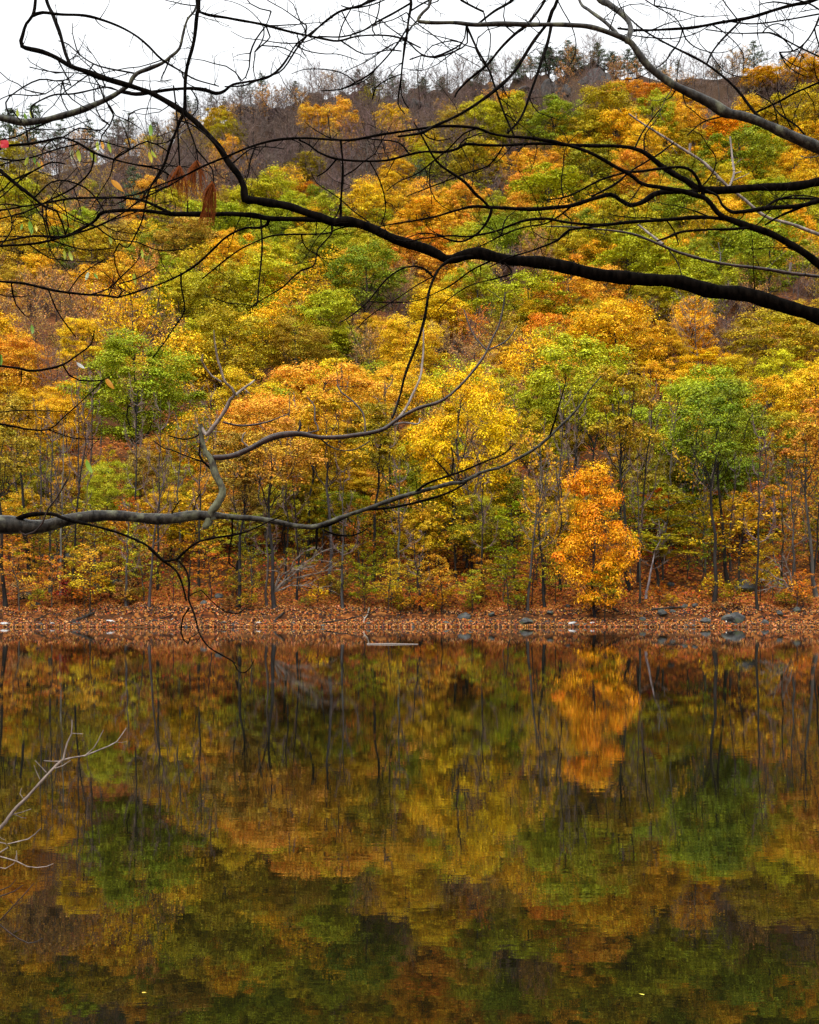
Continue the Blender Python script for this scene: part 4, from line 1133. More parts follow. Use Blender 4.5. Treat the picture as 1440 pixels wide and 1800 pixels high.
B = M_BRANCH
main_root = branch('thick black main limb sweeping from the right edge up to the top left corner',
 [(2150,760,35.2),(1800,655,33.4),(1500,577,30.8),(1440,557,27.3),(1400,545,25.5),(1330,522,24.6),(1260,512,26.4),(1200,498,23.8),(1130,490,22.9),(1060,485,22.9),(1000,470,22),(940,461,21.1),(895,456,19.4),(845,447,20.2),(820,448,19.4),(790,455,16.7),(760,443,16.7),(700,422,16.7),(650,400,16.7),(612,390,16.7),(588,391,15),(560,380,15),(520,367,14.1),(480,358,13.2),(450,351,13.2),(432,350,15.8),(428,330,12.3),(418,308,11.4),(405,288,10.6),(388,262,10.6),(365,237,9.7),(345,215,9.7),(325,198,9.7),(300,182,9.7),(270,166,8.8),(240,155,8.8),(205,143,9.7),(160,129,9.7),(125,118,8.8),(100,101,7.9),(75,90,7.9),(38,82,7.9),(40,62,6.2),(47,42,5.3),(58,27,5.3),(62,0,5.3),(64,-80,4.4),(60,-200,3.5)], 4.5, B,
 kids=[
 ([(125,118,7),(108,70,6),(95,28,7),(80,-5,6),(60,-120,6)], .2, 3, .12),
 ([(57,28,6),(75,22,6),(110,25,5),(150,28,5),(200,42,4),(235,60,4),(262,82,4),(285,105,3.5),(320,126,3),(345,140,3),(385,152,2)], .2, 5, .14),
 ([(325,200,8),(325,160,6),(331,110,6),(343,62,7),(347,25,7),(348,0,7),(343,-150,7)], .0, 6, .12),
 ([(322,202,6),(311,225,5),(300,255,5),(290,287,5),(275,312,4),(262,335,3.5),(252,380,3),(240,410,2.5),(225,435,2),(210,428,2)], .1, 5, .1),
 ([(565,388,9),(510,384,9),(470,384,9),(440,379,9),(400,375,8),(360,378,9),(310,376,8),(280,373,7),(230,370,6),(182,372,6),(172,381,6),(163,392,5),(140,405,5),(110,416,5),(60,415,4),(0,425,3),(-60,430,3)], .2, 5, .14),
 ([(305,376,6),(260,356,5),(225,349,4),(180,347,4),(130,349,4),(90,355,3.5),(40,363,3),(0,370,3),(-80,374,3)], .1, 6, .15),
 ([(473,386,6),(470,395,5),(455,401,4),(430,401,4),(400,415,4),(380,433,4),(350,462,4),(320,481,4),(280,500,3),(240,513,3),(205,523,3)], .1, 5, .12),
 ([(583,395,4),(582,412,3),(560,437,3),(556,452,3),(550,468,3),(530,476,3),(513,490,3),(500,502,3),(475,518,2.5),(445,537,2)], -.2, 4, .1),
 ([(458,384,3),(461,440,3),(455,500,3),(450,537,3),(432,535,2),(400,533,2),(375,522,1.5)], -.2, 3, .08),
 ([(318,481,3),(318,500,3),(325,545,2.5),(310,570,2.5),(290,600,2),(268,630,2)], .1, 4, .08),
 ([(842,447,7),(800,455,6),(775,470,5),(763,487,5),(755,512,5),(748,550,5),(735,600,5),(715,650,4.5),(705,690,3.5),(696,720,3),(690,735,3)], -.4, 1.5, .06),
 ([(762,487,4),(743,471,3),(713,470,3),(680,490,3),(650,527,3),(620,553,2.5),(597,568,2)], -.1, 3, .08),
 ([(762,486,3),(735,500,2),(712,515,2),(690,530,2),(660,548,2),(640,565,2),(628,578,1.5)], .1, 2, .06),
 ([(650,395,4),(600,400,3),(575,410,3),(530,412,3),(480,414,3),(450,425,3),(420,440,3),(380,470,3),(355,490,2.5)], .2, 4, .1),
 ([(880,455,4),(900,478,3),(880,487,3),(850,495,2),(820,505,2),(790,525,2),(770,545,2)], -.2, 4, .08),
 ([(868,455,4),(830,475,3),(795,500,3),(765,515,2),(735,528,2),(700,532,2),(650,530,2)], .2, 3, .08),
 ([(600,390,3),(600,350,3),(604,310,3),(602,280,2),(597,245,2)], .1, 4, .08),
 ([(405,290,3),(440,262,2.5),(470,258,2),(500,262,1.5)], .1, 4, .06),
 ([(205,143,3),(175,140,2.5),(150,130,2),(110,127,2),(85,125,2),(52,118,2)], .1, 6, .06),
 ([(100,101,3),(125,150,2.5),(110,145,2),(80,165,2),(50,168,2),(20,166,2),(-10,180,2)], .1, 6, .08),
 ([(160,129,3),(175,150,3),(183,175,3),(195,190,3),(203,203,2),(225,212,2),(250,228,1.5)], .1, 5, .08),
 ], spur=1.2, slen=.14, auto=16)

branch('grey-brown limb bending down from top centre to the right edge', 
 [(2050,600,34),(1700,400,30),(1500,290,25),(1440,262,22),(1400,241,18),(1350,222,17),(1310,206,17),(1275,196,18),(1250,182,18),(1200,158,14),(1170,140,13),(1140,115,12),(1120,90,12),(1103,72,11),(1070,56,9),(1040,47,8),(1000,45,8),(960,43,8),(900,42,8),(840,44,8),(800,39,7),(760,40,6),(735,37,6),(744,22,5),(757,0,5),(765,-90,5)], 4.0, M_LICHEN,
 kids=[
 ([(1104,74,11),(1108,48,9),(1096,26,10),(1070,8,11),(1048,-8,11),(1000,-90,12)], .2, 1, .1),
 ([(1085,60,7),(1060,36,6),(1035,17,6),(1020,4,5),(1010,-40,5)], .2, 4, .1),
 ([(1405,243,9),(1370,227,6),(1340,210,5),(1322,192,5),(1300,163,4.5),(1275,137,4.5),(1245,115,4),(1210,96,4),(1170,75,3),(1135,56,3),(1110,35,2.5),(1090,10,2),(1080,-20,2)], .3, 4, .14, B),
 ([(1330,197,4),(1370,178,4),(1400,162,4),(1440,145,4),(1520,110,4)], -.3, 5, .14, B),
 ([(1243,113,3),(1250,95,3),(1265,75,2.5),(1290,50,2.5),(1303,37,2)], .1, 3, .1, B),
 ([(960,44,6),(930,85,6),(905,125,6),(880,150,6),(850,175,5),(800,205,5),(765,222,5),(740,233,5),(700,240,4)], -.3, 3, .12, B),
 ([(985,-60,7),(980,0,6),(970,20,7),(963,42,6)], .0, 1, .05, B),
 ([(968,46,6),(962,80,6),(950,112,5),(935,158,5),(915,208,4),(893,233,4)], -.2, 3, .12, B),
 ([(962,-60,6),(960,-5,5),(930,40,5),(905,60,5),(880,85,5),(855,115,5),(825,140,4),(805,160,3),(800,170,3)], -.1, 3, .12, B),
 ([(820,46,4),(838,85,4),(860,122,4),(872,158,4),(886,200,3.5),(905,240,3)], -.1, 3, .1, B),
 ([(822,48,4),(822,75,3),(800,90,3),(765,102,2.5),(740,98,2.5),(720,105,2.5)], .1, 6, .12, B),
 ([(840,42,4),(870,20,4),(900,0,5),(940,-40,5)], .1, 4, .1, B),
 ([(850,20,4),(825,8,4),(800,-10,4),(770,-60,4)], .1, 5, .12, B),
 ([(1190,152,3),(1180,170,2),(1160,180,2)], .1, 3, .05, B),
 ([(1275,203,3),(1235,215,2.5),(1208,238,2)], -.1, 3, .08, B),
 ([(1430,262,4),(1405,225,3),(1370,200,3),(1355,180,2),(1330,165,2)], .2, 4, .08, B),
 ([(740,30,3),(715,60,3),(708,110,2.5),(705,165,2.5),(718,190,2)], .1, 5, .1, B),
 ], spur=1.5, slen=.14, auto=14)

branch('slim dark limb running almost level beneath the sky at the top right',
 [(1900,-190,10),(1560,-50,7),(1440,-3,7),(1395,8,6),(1350,22,6),(1300,34,5.5),(1250,43,5),(1200,50,5),(1150,53,4),(1110,52,4),(1085,50,3)], 5.2, B,
 kids=[([(1395,8,3),(1360,3,3),(1335,8,2)], .1, 5, .1), ([(1440,25,3),(1380,35,3),(1320,42,3),(1270,36,2)], .1, 5, .12),
       ([(1300,38,3),(1270,68,3),(1250,95,3),(1243,110,2.5)], -.1, 4, .1), ([(1250,43,2.5),(1220,60,2),(1180,68,2),(1140,66,2),(1100,60,2)], .2, 6, .12),
       ([(1440,100,3),(1400,80,3),(1360,60,3.5),(1340,58,3),(1290,58,2.5),(1240,52,2)], .2, 5, .1),([(1200,50,2.5),(1185,30,2),(1150,10,2),(1120,-10,2)], .1, 6, .12)], spur=7, slen=.16, auto=8)

branch('thick dark limb entering mid right and thinning leftward across the hillside',
 [(2000,300,26),(1700,305,22),(1500,314,18),(1440,321,16),(1400,326,15),(1340,330,14),(1280,333,13),(1235,334,13),(1218,328,12),(1208,318,11),(1190,308,10),(1160,290,9),(1135,270,8),(1110,260,7),(1080,256,6),(1040,257,6),(1000,255,6),(960,252,5),(900,255,5),(860,255,5),(818,254,5),(805,262,5),(780,267,4.5),(750,266,4),(720,272,4),(685,281,4),(640,283,4),(592,280,4),(560,267,3.5),(545,255,3),(525,246,3)], 4.9, B,
 kids=[
 ([(1238,345,6),(1228,320,5.5),(1215,300,5.5),(1195,293,5),(1160,297,4.5),(1130,301,4.5),(1100,303,4),(1060,315,3.5),(1020,335,3),(990,347,3),(960,352,2)], -.2, 3, .1),
 ([(1225,336,9),(1185,337,9),(1150,342,9),(1128,355,9),(1108,360,8),(1088,351,7),(1072,343,7),(1040,350,7),(1000,362,7),(960,367,7),(930,367,7),(862,365,6),(830,363,5),(800,370,4),(770,380,4),(740,386,3),(700,392,3),(660,400,2)], -.3, 4, .12),
 ([(862,366,6),(850,352,5),(835,340,5),(818,322,5),(797,306,4.5),(775,290,4.5),(762,275,4),(750,255,3.5),(740,236,3),(728,215,2)], -.1, 4, .1),
 ([(864,368,5),(858,386,5),(845,405,4),(830,417,4),(810,425,3.5),(790,422,3),(765,412,2.5),(740,410,2),(715,418,2)], .1, 6, .1),
 ([(1005,362,4),(990,375,3),(960,392,3),(920,400,3),(880,415,3),(845,432,2.5),(815,440,2)], .2, 4, .1),
 ([(1115,262,3),(1128,235,3),(1150,205,2.5),(1162,190,2)], .1, 3, .06),
 ([(885,256,3),(860,290,3),(820,305,3),(780,320,2.5),(740,335,2),(715,345,2)], .2, 6, .1),
 ([(720,272,3),(700,250,3),(660,245,2.5),(640,243,2)], .1, 5, .08),
 ([(592,280,3),(575,300,2.5),(558,310,2)], .1, 4, .06),
 ([(650,283,3),(665,310,2.5),(675,340,2.5),(678,370,2),(670,395,2)], .1, 5, .08),
 ([(1040,345,4),(1080,325,4),(1110,300,3.5),(1160,270,3),(1185,250,2.5)], .2, 3, .06),
 ], spur=2.5, slen=.14, auto=7)

branch('dark limb climbing from the lower right edge then arching far left across the picture',
 [(1900,820,18),(1600,600,15),(1490,505,13),(1440,465,13),(1410,441,12),(1380,425,12),(1340,405,12),(1300,391,11),(1270,382,10),(1255,368,9),(1242,350,9),(1220,341,9),(1200,335,8),(1160,330,7),(1130,324,7),(1110,308,6),(1080,292,6),(1050,275,6),(1020,262,6),(980,250,6),(930,243,5),(890,240,5),(860,233,4.5),(840,225,4.5),(790,222,4.5),(740,226,4.5),(680,235,4.5),(630,245,4.5),(600,246,4),(540,243,4),(480,247,4),(440,258,4),(400,275,4),(360,291,3.5),(330,306,3.5),(300,318,3),(270,330,2.5),(230,345,2)], 4.3, B, d_end=4.2,
 kids=[
 ([(1280,385,7),(1250,383,6),(1220,383,7),(1180,385,6),(1140,388,6),(1100,392,6),(1060,395,5),(1020,393,5),(990,390,4.5),(960,385,4.5),(925,387,4.5),(900,395,4),(870,407,4),(850,412,4),(820,416,3),(790,414,3),(740,420,2.5)], .2, 5, .12),
 ([(1080,393,4),(1040,399,4),(1000,405,4),(982,422,4),(950,435,3.5),(920,445,3),(895,452,3),(860,470,2.5)], .1, 4, .1),
 ([(1325,400,5),(1290,403,5),(1250,403,4),(1200,408,4),(1175,417,4),(1155,423,3)], -.1, 2, .08),
 ([(1500,330,8),(1440,352,9),(1400,362,8),(1350,367,8),(1300,372,7),(1285,371,6),(1270,360,5),(1262,345,4),(1240,335,4)], .1, 3, .1),
 ([(1440,350,7),(1400,368,5),(1370,380,4),(1345,395,3.5)], .1, 2, .06),
 ([(1345,366,4),(1370,350,4),(1400,348,4),(1440,350,4)], .1, 3, .06),
 ([(840,225,3.5),(815,235,3),(790,260,3),(760,285,3),(735,305,2.5),(700,320,2),(680,335,2)], .2, 6, .1),
 ([(600,246,3),(602,290,3),(600,335,2.5),(598,382,2)], .1, 4, .06),
 ([(450,255,3),(440,280,3),(438,300,2.5),(432,320,2)], -.1, 4, .06),
 ([(400,275,3),(360,235,3),(330,215,2.5),(305,210,2)], .1, 6, .1),
 ([(1170,385,3),(1185,405,2.5),(1193,430,2)], .1, 3, .06),
 ], spur=3, slen=.13, auto=10)

branch('pale pinkish twig slanting down right behind the crossing limbs',
 [(1105,200,3),(1165,240,3.5),(1205,264,4.5),(1235,285,5),(1262,310,5),(1280,328,5),(1310,352,5),(1345,380,5),(1385,392,5),(1440,412,6),(1700,500,7)], 5.4, M_PALE,
 kids=[([(1282,328,4),(1290,305,4),(1288,280,3.5),(1283,240,3)], .1, 2, .08), ([(1212,268,4),(1213,252,5)], 0, 0), ([(1290,306,3),(1303,302,2)], 0, 0)], spur=1.5, slen=.1)
branch('russet twig with pale side spurs low on the right above the thick limb end',
 [(960,398,2),(1020,400,3),(1080,406,3.5),(1120,414,4),(1150,425,4.5),(1190,443,5),(1240,457,5),(1300,468,5.5),(1360,475,5.5),(1410,483,6),(1440,487,6),(1700,520,7)], 4.7, M_RUSSET,
 kids=[([(1165,430,5),(1145,413,4),(1122,395,4)], .1, 1, .05, M_PALE), ([(1388,480,4),(1390,462,4)], 0, 0, 0, M_PALE), ([(1170,432,2),(1190,460,2),(1200,490,2)], .1, 2, .05)], spur=1.5, slen=.1)

branch('lichen-crusted limb crossing the sky at the top left edge',
 [(-500,150,16),(-120,195,13),(0,207,12),(40,214,12),(80,212,11),(120,200,11),(160,187,10),(190,174,9),(215,158,8),(230,146,7),(233,138,7),(242,128,7),(262,121,7),(285,112,6),(300,100,5.5),(315,85,5),(321,62,4.5),(330,35,4),(345,10,4),(352,-60,4)], 5.0, M_LICHEN,
 kids=[
 ([(212,160,7),(240,166,6),(265,163,6),(300,157,5.5),(335,155,6),(360,159,7),(380,165,6),(395,160,5),(410,148,4.5),(440,143,4),(470,137,4),(490,122,3.5),(505,102,3.5),(520,80,3),(540,63,3),(570,40,3),(600,20,3),(645,3,3.5),(700,-60,3)], .2, 5, .12, B),
 ([(60,213,4),(55,190,3.5),(68,178,3),(95,167,3),(130,165,3),(185,153,3),(210,160,2)], .1, 7, .12, B),
 ([(100,208,4),(60,225,3),(30,240,2.5),(0,246,2.5)], .1, 6, .12, B),
 ([(185,176,3.5),(200,203,3),(193,220,3),(180,238,2.5),(175,255,2)], .1, 5, .1, B),
 ([(240,130,3),(190,120,3),(165,112,2.5),(140,96,2.5),(120,78,2),(103,72,2)], .1, 6, .1, B),
 ([(20,210,3),(10,180,3),(30,160,2.5),(70,140,2.5),(110,143,2),(130,130,2)], .1, 7, .12, B),
 ([(300,100,3),(290,125,2.5),(283,142,2),(300,140,2)], .1, 6, .1, B),
 ], spur=3, slen=.13, auto=10)

branch('thin limb trailing right across the upper sky from the hanging twig',
 [(345,-60,4),(347,10,4),(360,25,5),(400,31,4.5),(440,39,4.5),(480,48,4.5),(530,60,4),(570,69,4),(595,72,3.5),(625,64,3),(660,62,3),(700,66,3),(740,84,2.5)], 4.6, B,
 kids=[
 ([(468,45,3),(450,70,3),(440,95,3),(438,118,2.5),(432,135,2.5),(425,142,2)], .1, 5, .09),
 ([(468,45,3),(475,65,2.5),(460,80,2.5),(448,92,2),(447,107,2)], .1, 3, .05),
 ([(540,63,3.5),(520,88,3.5),(505,112,3),(490,128,3),(462,137,3),(430,150,3),(395,152,2.5)], .1, 4, .1),
 ([(545,63,3),(575,35,3),(600,18,3.5),(640,8,4),(690,-15,5)], .1, 4, .1),
 ([(600,72,3),(640,95,2.5),(680,88,2.5),(706,90,2.5)], .1, 5, .1),
 ([(595,72,2.5),(600,50,2.5),(612,25,2.5),(622,8,2)], .1, 3, .08),
 ([(660,62,2.5),(655,45,2.5),(690,35,2),(715,22,2)], .1, 6, .1),
 ([(468,45,2),(473,33,2),(477,20,3)], 0, 0), ([(538,62,2),(539,45,3)], 0, 0),
 ], spur=3.5, slen=.12, auto=10)

# tangle of thin twigs at the upper left
branch('dark oblique twig at the left edge rising out of the yellow leaves',
 [(-260,140,8),(-20,288,7),(0,300,7),(30,325,6),(60,348,5),(75,360,4),(100,372,3)], 4.2, B,
 kids=[([(60,348,3),(90,320,3),(120,318,3),(150,330,3),(170,350,2.5),(185,375,2)], .1, 6, .14), ([(20,318,3),(60,300,3),(90,285,3),(115,288,2.5)], .1, 6, .12),
       ([(100,372,3),(110,395,3),(115,412,3)], .1, 3, .08)], spur=4, slen=.16, auto=6)
branch('long thin twig wandering across the upper left below the sky',
 [(-260,240,5),(-20,262,4),(0,258,4.5),(50,253,4.5),(80,247,4),(110,242,4),(140,253,4),(165,268,4),(200,280,3.5),(240,290,3),(285,300,3),(320,325,2)], 4.4, B,
 kids=[([(140,253,3),(100,262,3),(60,275,3),(30,282,3),(0,279,3)], .1, 6, .13), ([(200,280,3),(230,262,3),(260,248,3),(290,262,2.5),(300,270,2)], .1, 6, .1),
       ([(165,268,3),(160,300,3),(130,330,3),(90,350,3),(50,370,2.5),(0,385,2.5)], .1, 6, .13), ([(50,253,3),(45,225,2.5),(30,205,2),(20,190,2)], .1, 6, .12),
       ([(110,242,2.5),(140,225,2.5),(175,230,2),(190,215,2)], .1, 6, .1)], spur=6, slen=.15, auto=9)
branch('gently rising twig below the left tangle with drops of water',
 [(-300,470,5),(-30,436,4),(0,433,4),(50,429,4),(90,422,4),(130,412,3.5),(170,398,3.5),(215,375,3),(250,350,3),(300,325,2.5),(340,300,2),(375,285,2)], 4.1, B,
 kids=[([(0,433,3),(20,405,3),(20,380,2.5),(8,360,2)], .1, 6, .12), ([(90,422,3),(130,435,2.5),(160,440,2),(200,436,2)], .1, 4, .1), ([(170,398,3),(200,420,2.5),(240,425,2.5),(280,440,2),(340,437,2)], .1, 4, .1)], spur=4, slen=.14, auto=7)
branch('twig drooping in from the left edge just above the orange half-bare woods',
 [(-300,470,5),(0,495,4.5),(50,500,4.5),(100,511,4.5),(150,518,4),(180,519,3.5),(208,522,3.5),(215,512,3),(207,500,2.5),(240,490,2.5),(275,470,2)], 3.9, B,
 kids=[([(20,498,3),(22,515,3),(28,535,2.5),(45,555,2.5)], .1, 2, .06), ([(85,508,3),(100,545,2.5),(120,575,2.5),(133,592,2)], .1, 1, .04), ([(120,514,2.5),(140,485,2.5),(160,470,2),(185,455,2)], .1, 4, .08),
       ([(0,495,3),(-10,515,2),(10,520,2),(45,522,2)], .1, 4, .08), ([(160,518,2.5),(190,508,2.5),(220,480,2.5),(240,460,2),(248,445,2)], .1, 3, .06)], spur=3, slen=.1)
branch('short curved twig at the left edge carrying one big orange leaf',
 [(-250,620,5),(0,643,4.5),(50,652,4.5),(80,649,4),(110,641,4),(135,625,3),(160,605,3),(166,580,2)], 3.8, B,
 kids=[([(111,642,3),(122,660,3),(140,669,3),(180,669,2.5),(192,663,2)], .05, 1, .04), ([(38,652,2.5),(38,672,2.5)], 0, 0)], spur=2, slen=.07)
branch('faint twig at the left edge above the thick lower limb',
 [(-250,715,4),(0,745,3.5),(40,753,3.5),(85,755,3),(110,735,2.5),(150,700,2),(182,668,2)], 4.0, B, kids=[([(85,755,2.5),(130,770,2),(175,772,2)], .1, 2, .05), ([(0,725,2),(30,722,2),(70,722,2),(120,723,1.5)], .1, 2, .05)], spur=2, slen=.07)

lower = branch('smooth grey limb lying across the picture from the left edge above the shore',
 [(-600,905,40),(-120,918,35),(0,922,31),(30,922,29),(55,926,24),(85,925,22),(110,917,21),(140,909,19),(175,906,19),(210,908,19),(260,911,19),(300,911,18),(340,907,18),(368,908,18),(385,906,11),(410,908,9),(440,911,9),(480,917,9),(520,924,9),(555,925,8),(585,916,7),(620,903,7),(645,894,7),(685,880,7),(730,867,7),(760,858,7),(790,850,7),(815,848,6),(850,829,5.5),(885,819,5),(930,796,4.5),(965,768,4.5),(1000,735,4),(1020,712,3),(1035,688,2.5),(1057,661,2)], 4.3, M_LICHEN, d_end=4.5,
 kids=[
 ([(377,912,12),(372,900,14),(380,888,13),(390,868,13),(388,854,11),(379,835,12),(373,808,12),(362,795,9),(355,775,8),(353,752,9),(354,746,5)], -.05, 0, 0, M_STUB),
 ([(366,908,16),(368,918,15),(362,925,12),(358,928,6)], 0, 0, 0, M_STUB),
 ([(374,806,9),(400,803,10),(420,797,10),(440,788,10),(470,773,10),(500,765,10),(530,762,9),(560,768,8),(600,769,7.5),(640,763,7),(675,753,7),(700,737,6),(735,718,5.5),(775,705,5),(800,687,4.5),(830,655,4),(850,628,4),(858,612,3.5),(867,592,3.5),(877,573,3),(884,545,3),(888,513,2)], .2, 1.0, .08, M_RUSSET),
 ([(857,616,3),(835,592,3),(822,565,2.5),(816,545,2)], .1, 2, .05, M_RUSSET),
 ([(858,615,3),(885,603,2.5),(900,588,2),(909,573,2)], .1, 1, .04, M_RUSSET),
 ([(695,742,5),(712,720,4.5),(725,695,4),(738,665,4),(742,640,3.5),(745,610,3),(744,570,2)], .1, 2, .07, M_PALE),
 ([(690,735,4),(705,690,3.5)], 0, 0),
 ([(690,748,4),(710,743,3),(735,745,3),(738,735,2.5)], .1, 1, .04, M_PALE),
 ([(355,752,6),(364,765,6),(373,755,7),(385,738,6),(397,718,7),(405,702,6),(414,693,6),(408,682,5),(395,671,4),(388,650,4),(382,630,3.5),(378,600,2.5),(376,580,2)], -.15, 2, .06, M_PALE),
 ([(389,671,4),(372,660,3.5),(360,645,3),(354,632,3),(357,622,2)], -.05, 1, .04, M_PALE),
 ([(414,695,5),(428,683,4),(440,675,3.5),(448,668,3)], .05, 2, .05, M_PALE),
 ([(392,742,3),(415,748,3),(440,748,3),(470,742,2.5),(495,732,2),(507,728,2)], .1, 1, .04, M_RUSSET),
 ([(523,762,4),(528,748,4),(527,738,2)], .0, 0, 0, M_RUSSET),
 ([(528,762,3),(560,757,2.5),(553,740,2.5),(553,715,2.5),(540,698,2)], .1, 1, .04, M_RUSSET),
 ([(436,785,3),(425,775,3),(428,763,3),(432,760,2)], .0, 0, 0, M_PALE),
 ([(642,762,3.5),(642,740,3),(638,725,3),(620,705,3),(600,690,2.5),(592,677,2)], .1, 1, .05, M_RUSSET),
 ([(560,768,3),(580,785,2.5),(605,793,2),(630,788,2),(650,775,2)], .1, 1, .04),
 ([(730,866,5),(752,849,4.5),(790,836,4),(815,828,3.5),(850,812,3),(885,798,2.5),(905,780,2)], -.1, 3, .08, B),
 ([(795,835,3),(797,808,2.5),(793,785,2)], .0, 1, .03, B),
 ([(790,836,3),(777,820,2.5),(762,805,2)], .0, 2, .04, B),
 ([(555,926,6),(580,922,5),(610,908,5),(645,896,5),(680,893,4.5),(720,886,4),(770,873,4),(800,860,3.5),(820,848,3)], .15, 2, .07, B),
 ([(965,770,3.5),(975,740,3),(985,705,2.5),(994,676,2)], .0, 1, .04, B),
 ([(558,928,5),(557,945,5),(556,965,3)], .0, 3, .08, B),
 ([(570,932,3),(590,940,3),(620,942,2.5),(645,930,2)], .1, 5, .08, B),
 ([(20,920,11.7),(45,908,8.1),(70,903,7.2),(92,903,6.3),(110,910,6.3),(130,917,5.85),(160,923,4.5),(205,935,4.5),(240,950,4.5),(262,962,4.12),(290,985,4.12),(310,984,3.75),(327,1003,3.75),(333,1028,3.75),(332,1052,3.38),(338,1070,3.38),(343,1085,3),(348,1105,3),(353,1118,3),(368,1138,2.62),(393,1153,2.62),(410,1163,2.25),(417,1177,2.25),(427,1183,1.88),(438,1177,1.88),(447,1160,1.5)], -.5, 1.2, .05, B),
 ([(262,963,4.5),(285,985,4),(308,1002,4),(320,1025,4),(328,1055,4)], -.05, 0, 0, B),
 ([(333,1068,3),(322,1085,3),(319,1112,3),(323,1125,2.5),(331,1132,2.5),(335,1121,2)], .0, 0, 0, B),
 ([(310,985,5),(322,972,4.5),(345,954,4),(370,947,4),(410,941,3.5),(440,932,3),(470,918,2.5),(500,905,2)], -.1, 1.5, .05, B),
 ([(408,912,3),(408,940,3),(403,970,2.5),(403,990,2.5),(415,1000,2)], .05, 1, .04, B),
 ([(500,920,2.5),(495,945,2.5),(497,960,2)], .0, 4, .05, B),
 ([(332,1048,2.5),(355,1038,2),(370,1055,2),(395,1075,2),(420,1078,2),(435,1068,1.5)], .1, 1, .04, B),
 ([(52,930,3),(38,928,3),(35,935,3),(45,940,3),(60,935,3),(75,920,3),(85,895,3),(100,875,3),(118,842,2.5)], -.1, 0, 0, M_RUSSET),
 ([(340,905,2),(345,880,2),(352,868,2)], 0, 0, 0, B),
 ([(300,907,3),(310,888,2.5),(318,878,2)], 0, 0, 0, B),
 ([(372,826,3.5),(357,812,3.5),(350,800,3),(352,782,2.5),(352,765,2)], .0, 0, 0, B),
 ([(358,812,3),(330,802,2.5),(300,790,2.5),(288,788,2),(270,775,2)], .2, 2, .07, B),
 ([(354,762,3),(340,770,2.5),(320,772,2.5),(295,765,2)], .1, 1, .05, B),
 ], spur=.3, slen=.05, name='tree_branch')

branch('pale slender bare branch rising from the lower left over the dark water',
 [(-350,1800,10.9),(-60,1510,7.8),(0,1456,6.2),(14,1437,5.9),(28,1420,5.5),(50,1400,5.1),(80,1366,4.7),(100,1344,4.3),(112,1334,3.9),(115,1318,3.1),(119,1305,2.7),(126,1290,2.3),(127,1265,1.6)], 3.4, M_PALE,
 kids=[([(112,1335,3.9),(125,1332,3.1),(150,1328,3.1),(170,1320,2.7),(190,1312,2.3),(205,1304,2),(214,1292,1.6),(222,1280,1.2)], .1, 1, .03),
       ([(150,1328,2.3),(165,1315,2),(172,1303,1.6),(182,1283,1.2)], 0, 0), ([(82,1358,2),(70,1345,1.6),(62,1337,1.6)], 0, 0), ([(127,1289,1.6),(146,1290,1.2)], 0, 0), ([(110,1338,1.6),(90,1338,1.6),(77,1337,1.2)], 0, 1, .02),
       ([(42,1405,1.6),(35,1395,1.6),(38,1385,1.2)], 0, 0), ([(20,1432,2),(38,1428,1.6),(55,1422,1.2)], 0, 0), ([(70,1370,1.6),(62,1352,1.2),(60,1345,1.2)], 0, 0)], spur=2.2, slen=.04)
branch('pair of thin grey twigs crossing at the lower left edge',
 [(-250,1560,3.1),(-20,1500,2.7),(0,1499,2.3),(14,1490,2.3),(10,1483,2),(-5,1480,2),(-40,1478,1.6)], 3.3, M_PALE,
 kids=[([(14,1484,2),(30,1480,2),(50,1475,2),(62,1466,1.6),(72,1456,1.2)], 0, 1, .03), ([(-10,1503,2.3),(10,1508,2.3),(30,1514,2.3),(48,1523,2.3),(65,1525,2),(82,1523,1.6),(94,1518,1.2)], 0, 1, .03),
       ([(-20,1520,1.6),(10,1527,1.6),(25,1518,1.2),(30,1500,1.2)], 0, 0), ([(30,1514,1.6),(29,1495,1.2)], 0, 0)], spur=1, slen=.03)
branch('thin bare twigs forking at the bottom of the left edge',
 [(-200,1700,3.1),(-20,1640,2.7),(0,1618,2.3),(12,1605,2.3),(25,1591,2),(42,1573,2),(52,1562,1.6),(60,1552,1.2)], 3.2, M_RUSSET,
 kids=[([(-5,1622,2.3),(15,1638,2.3),(32,1650,2.3),(50,1658,2),(64,1656,1.6),(75,1649,1.2)], 0, 1, .03), ([(-30,1570,2),(0,1565,2),(18,1558,1.6),(28,1546,1.2)], 0, 0), ([(-30,1580,2),(0,1576,2),(25,1567,1.6),(41,1556,1.2)], 0, 0),
       ([(24,1640,1.6),(34,1635,1.2),(40,1628,1.2)], 0, 0), ([(28,1590,1.6),(38,1585,1.2),(40,1575,1.2)], 0, 0)], spur=1, slen=.03)

# a drift of thin twigs right across the top
branch('fine twig network hanging from the top edge left of the mossy limb',
 [(690,-150,7),(700,-40,6),(722,0,5),(718,40,4),(712,80,4),(706,130,3),(700,180,2.5),(712,200,2)], 4.8, B,
 kids=[([(722,5,4),(690,25,4),(660,40,3.5),(635,55,3.5),(600,65,3),(560,64,2.5)], .1, 5, .12), ([(716,50,3.5),(700,75,3),(680,100,3),(650,130,3),(625,145,2.5),(600,157,2.5),(565,160,2)], .1, 4, .12),
       ([(714,70,3),(740,95,3),(765,100,3),(800,85,3),(812,75,2)], .1, 4, .1), ([(720,20,3),(745,5,3),(780,-10,3)], .1, 4, .1),
       ([(706,130,2.5),(680,140,2.5),(660,155,2),(655,175,2)], .1, 5, .08), ([(722,0,3),(690,-5,3),(655,8,3),(620,15,2.5),(600,10,2)], .1, 5, .12)], spur=6, slen=.14, auto=9)
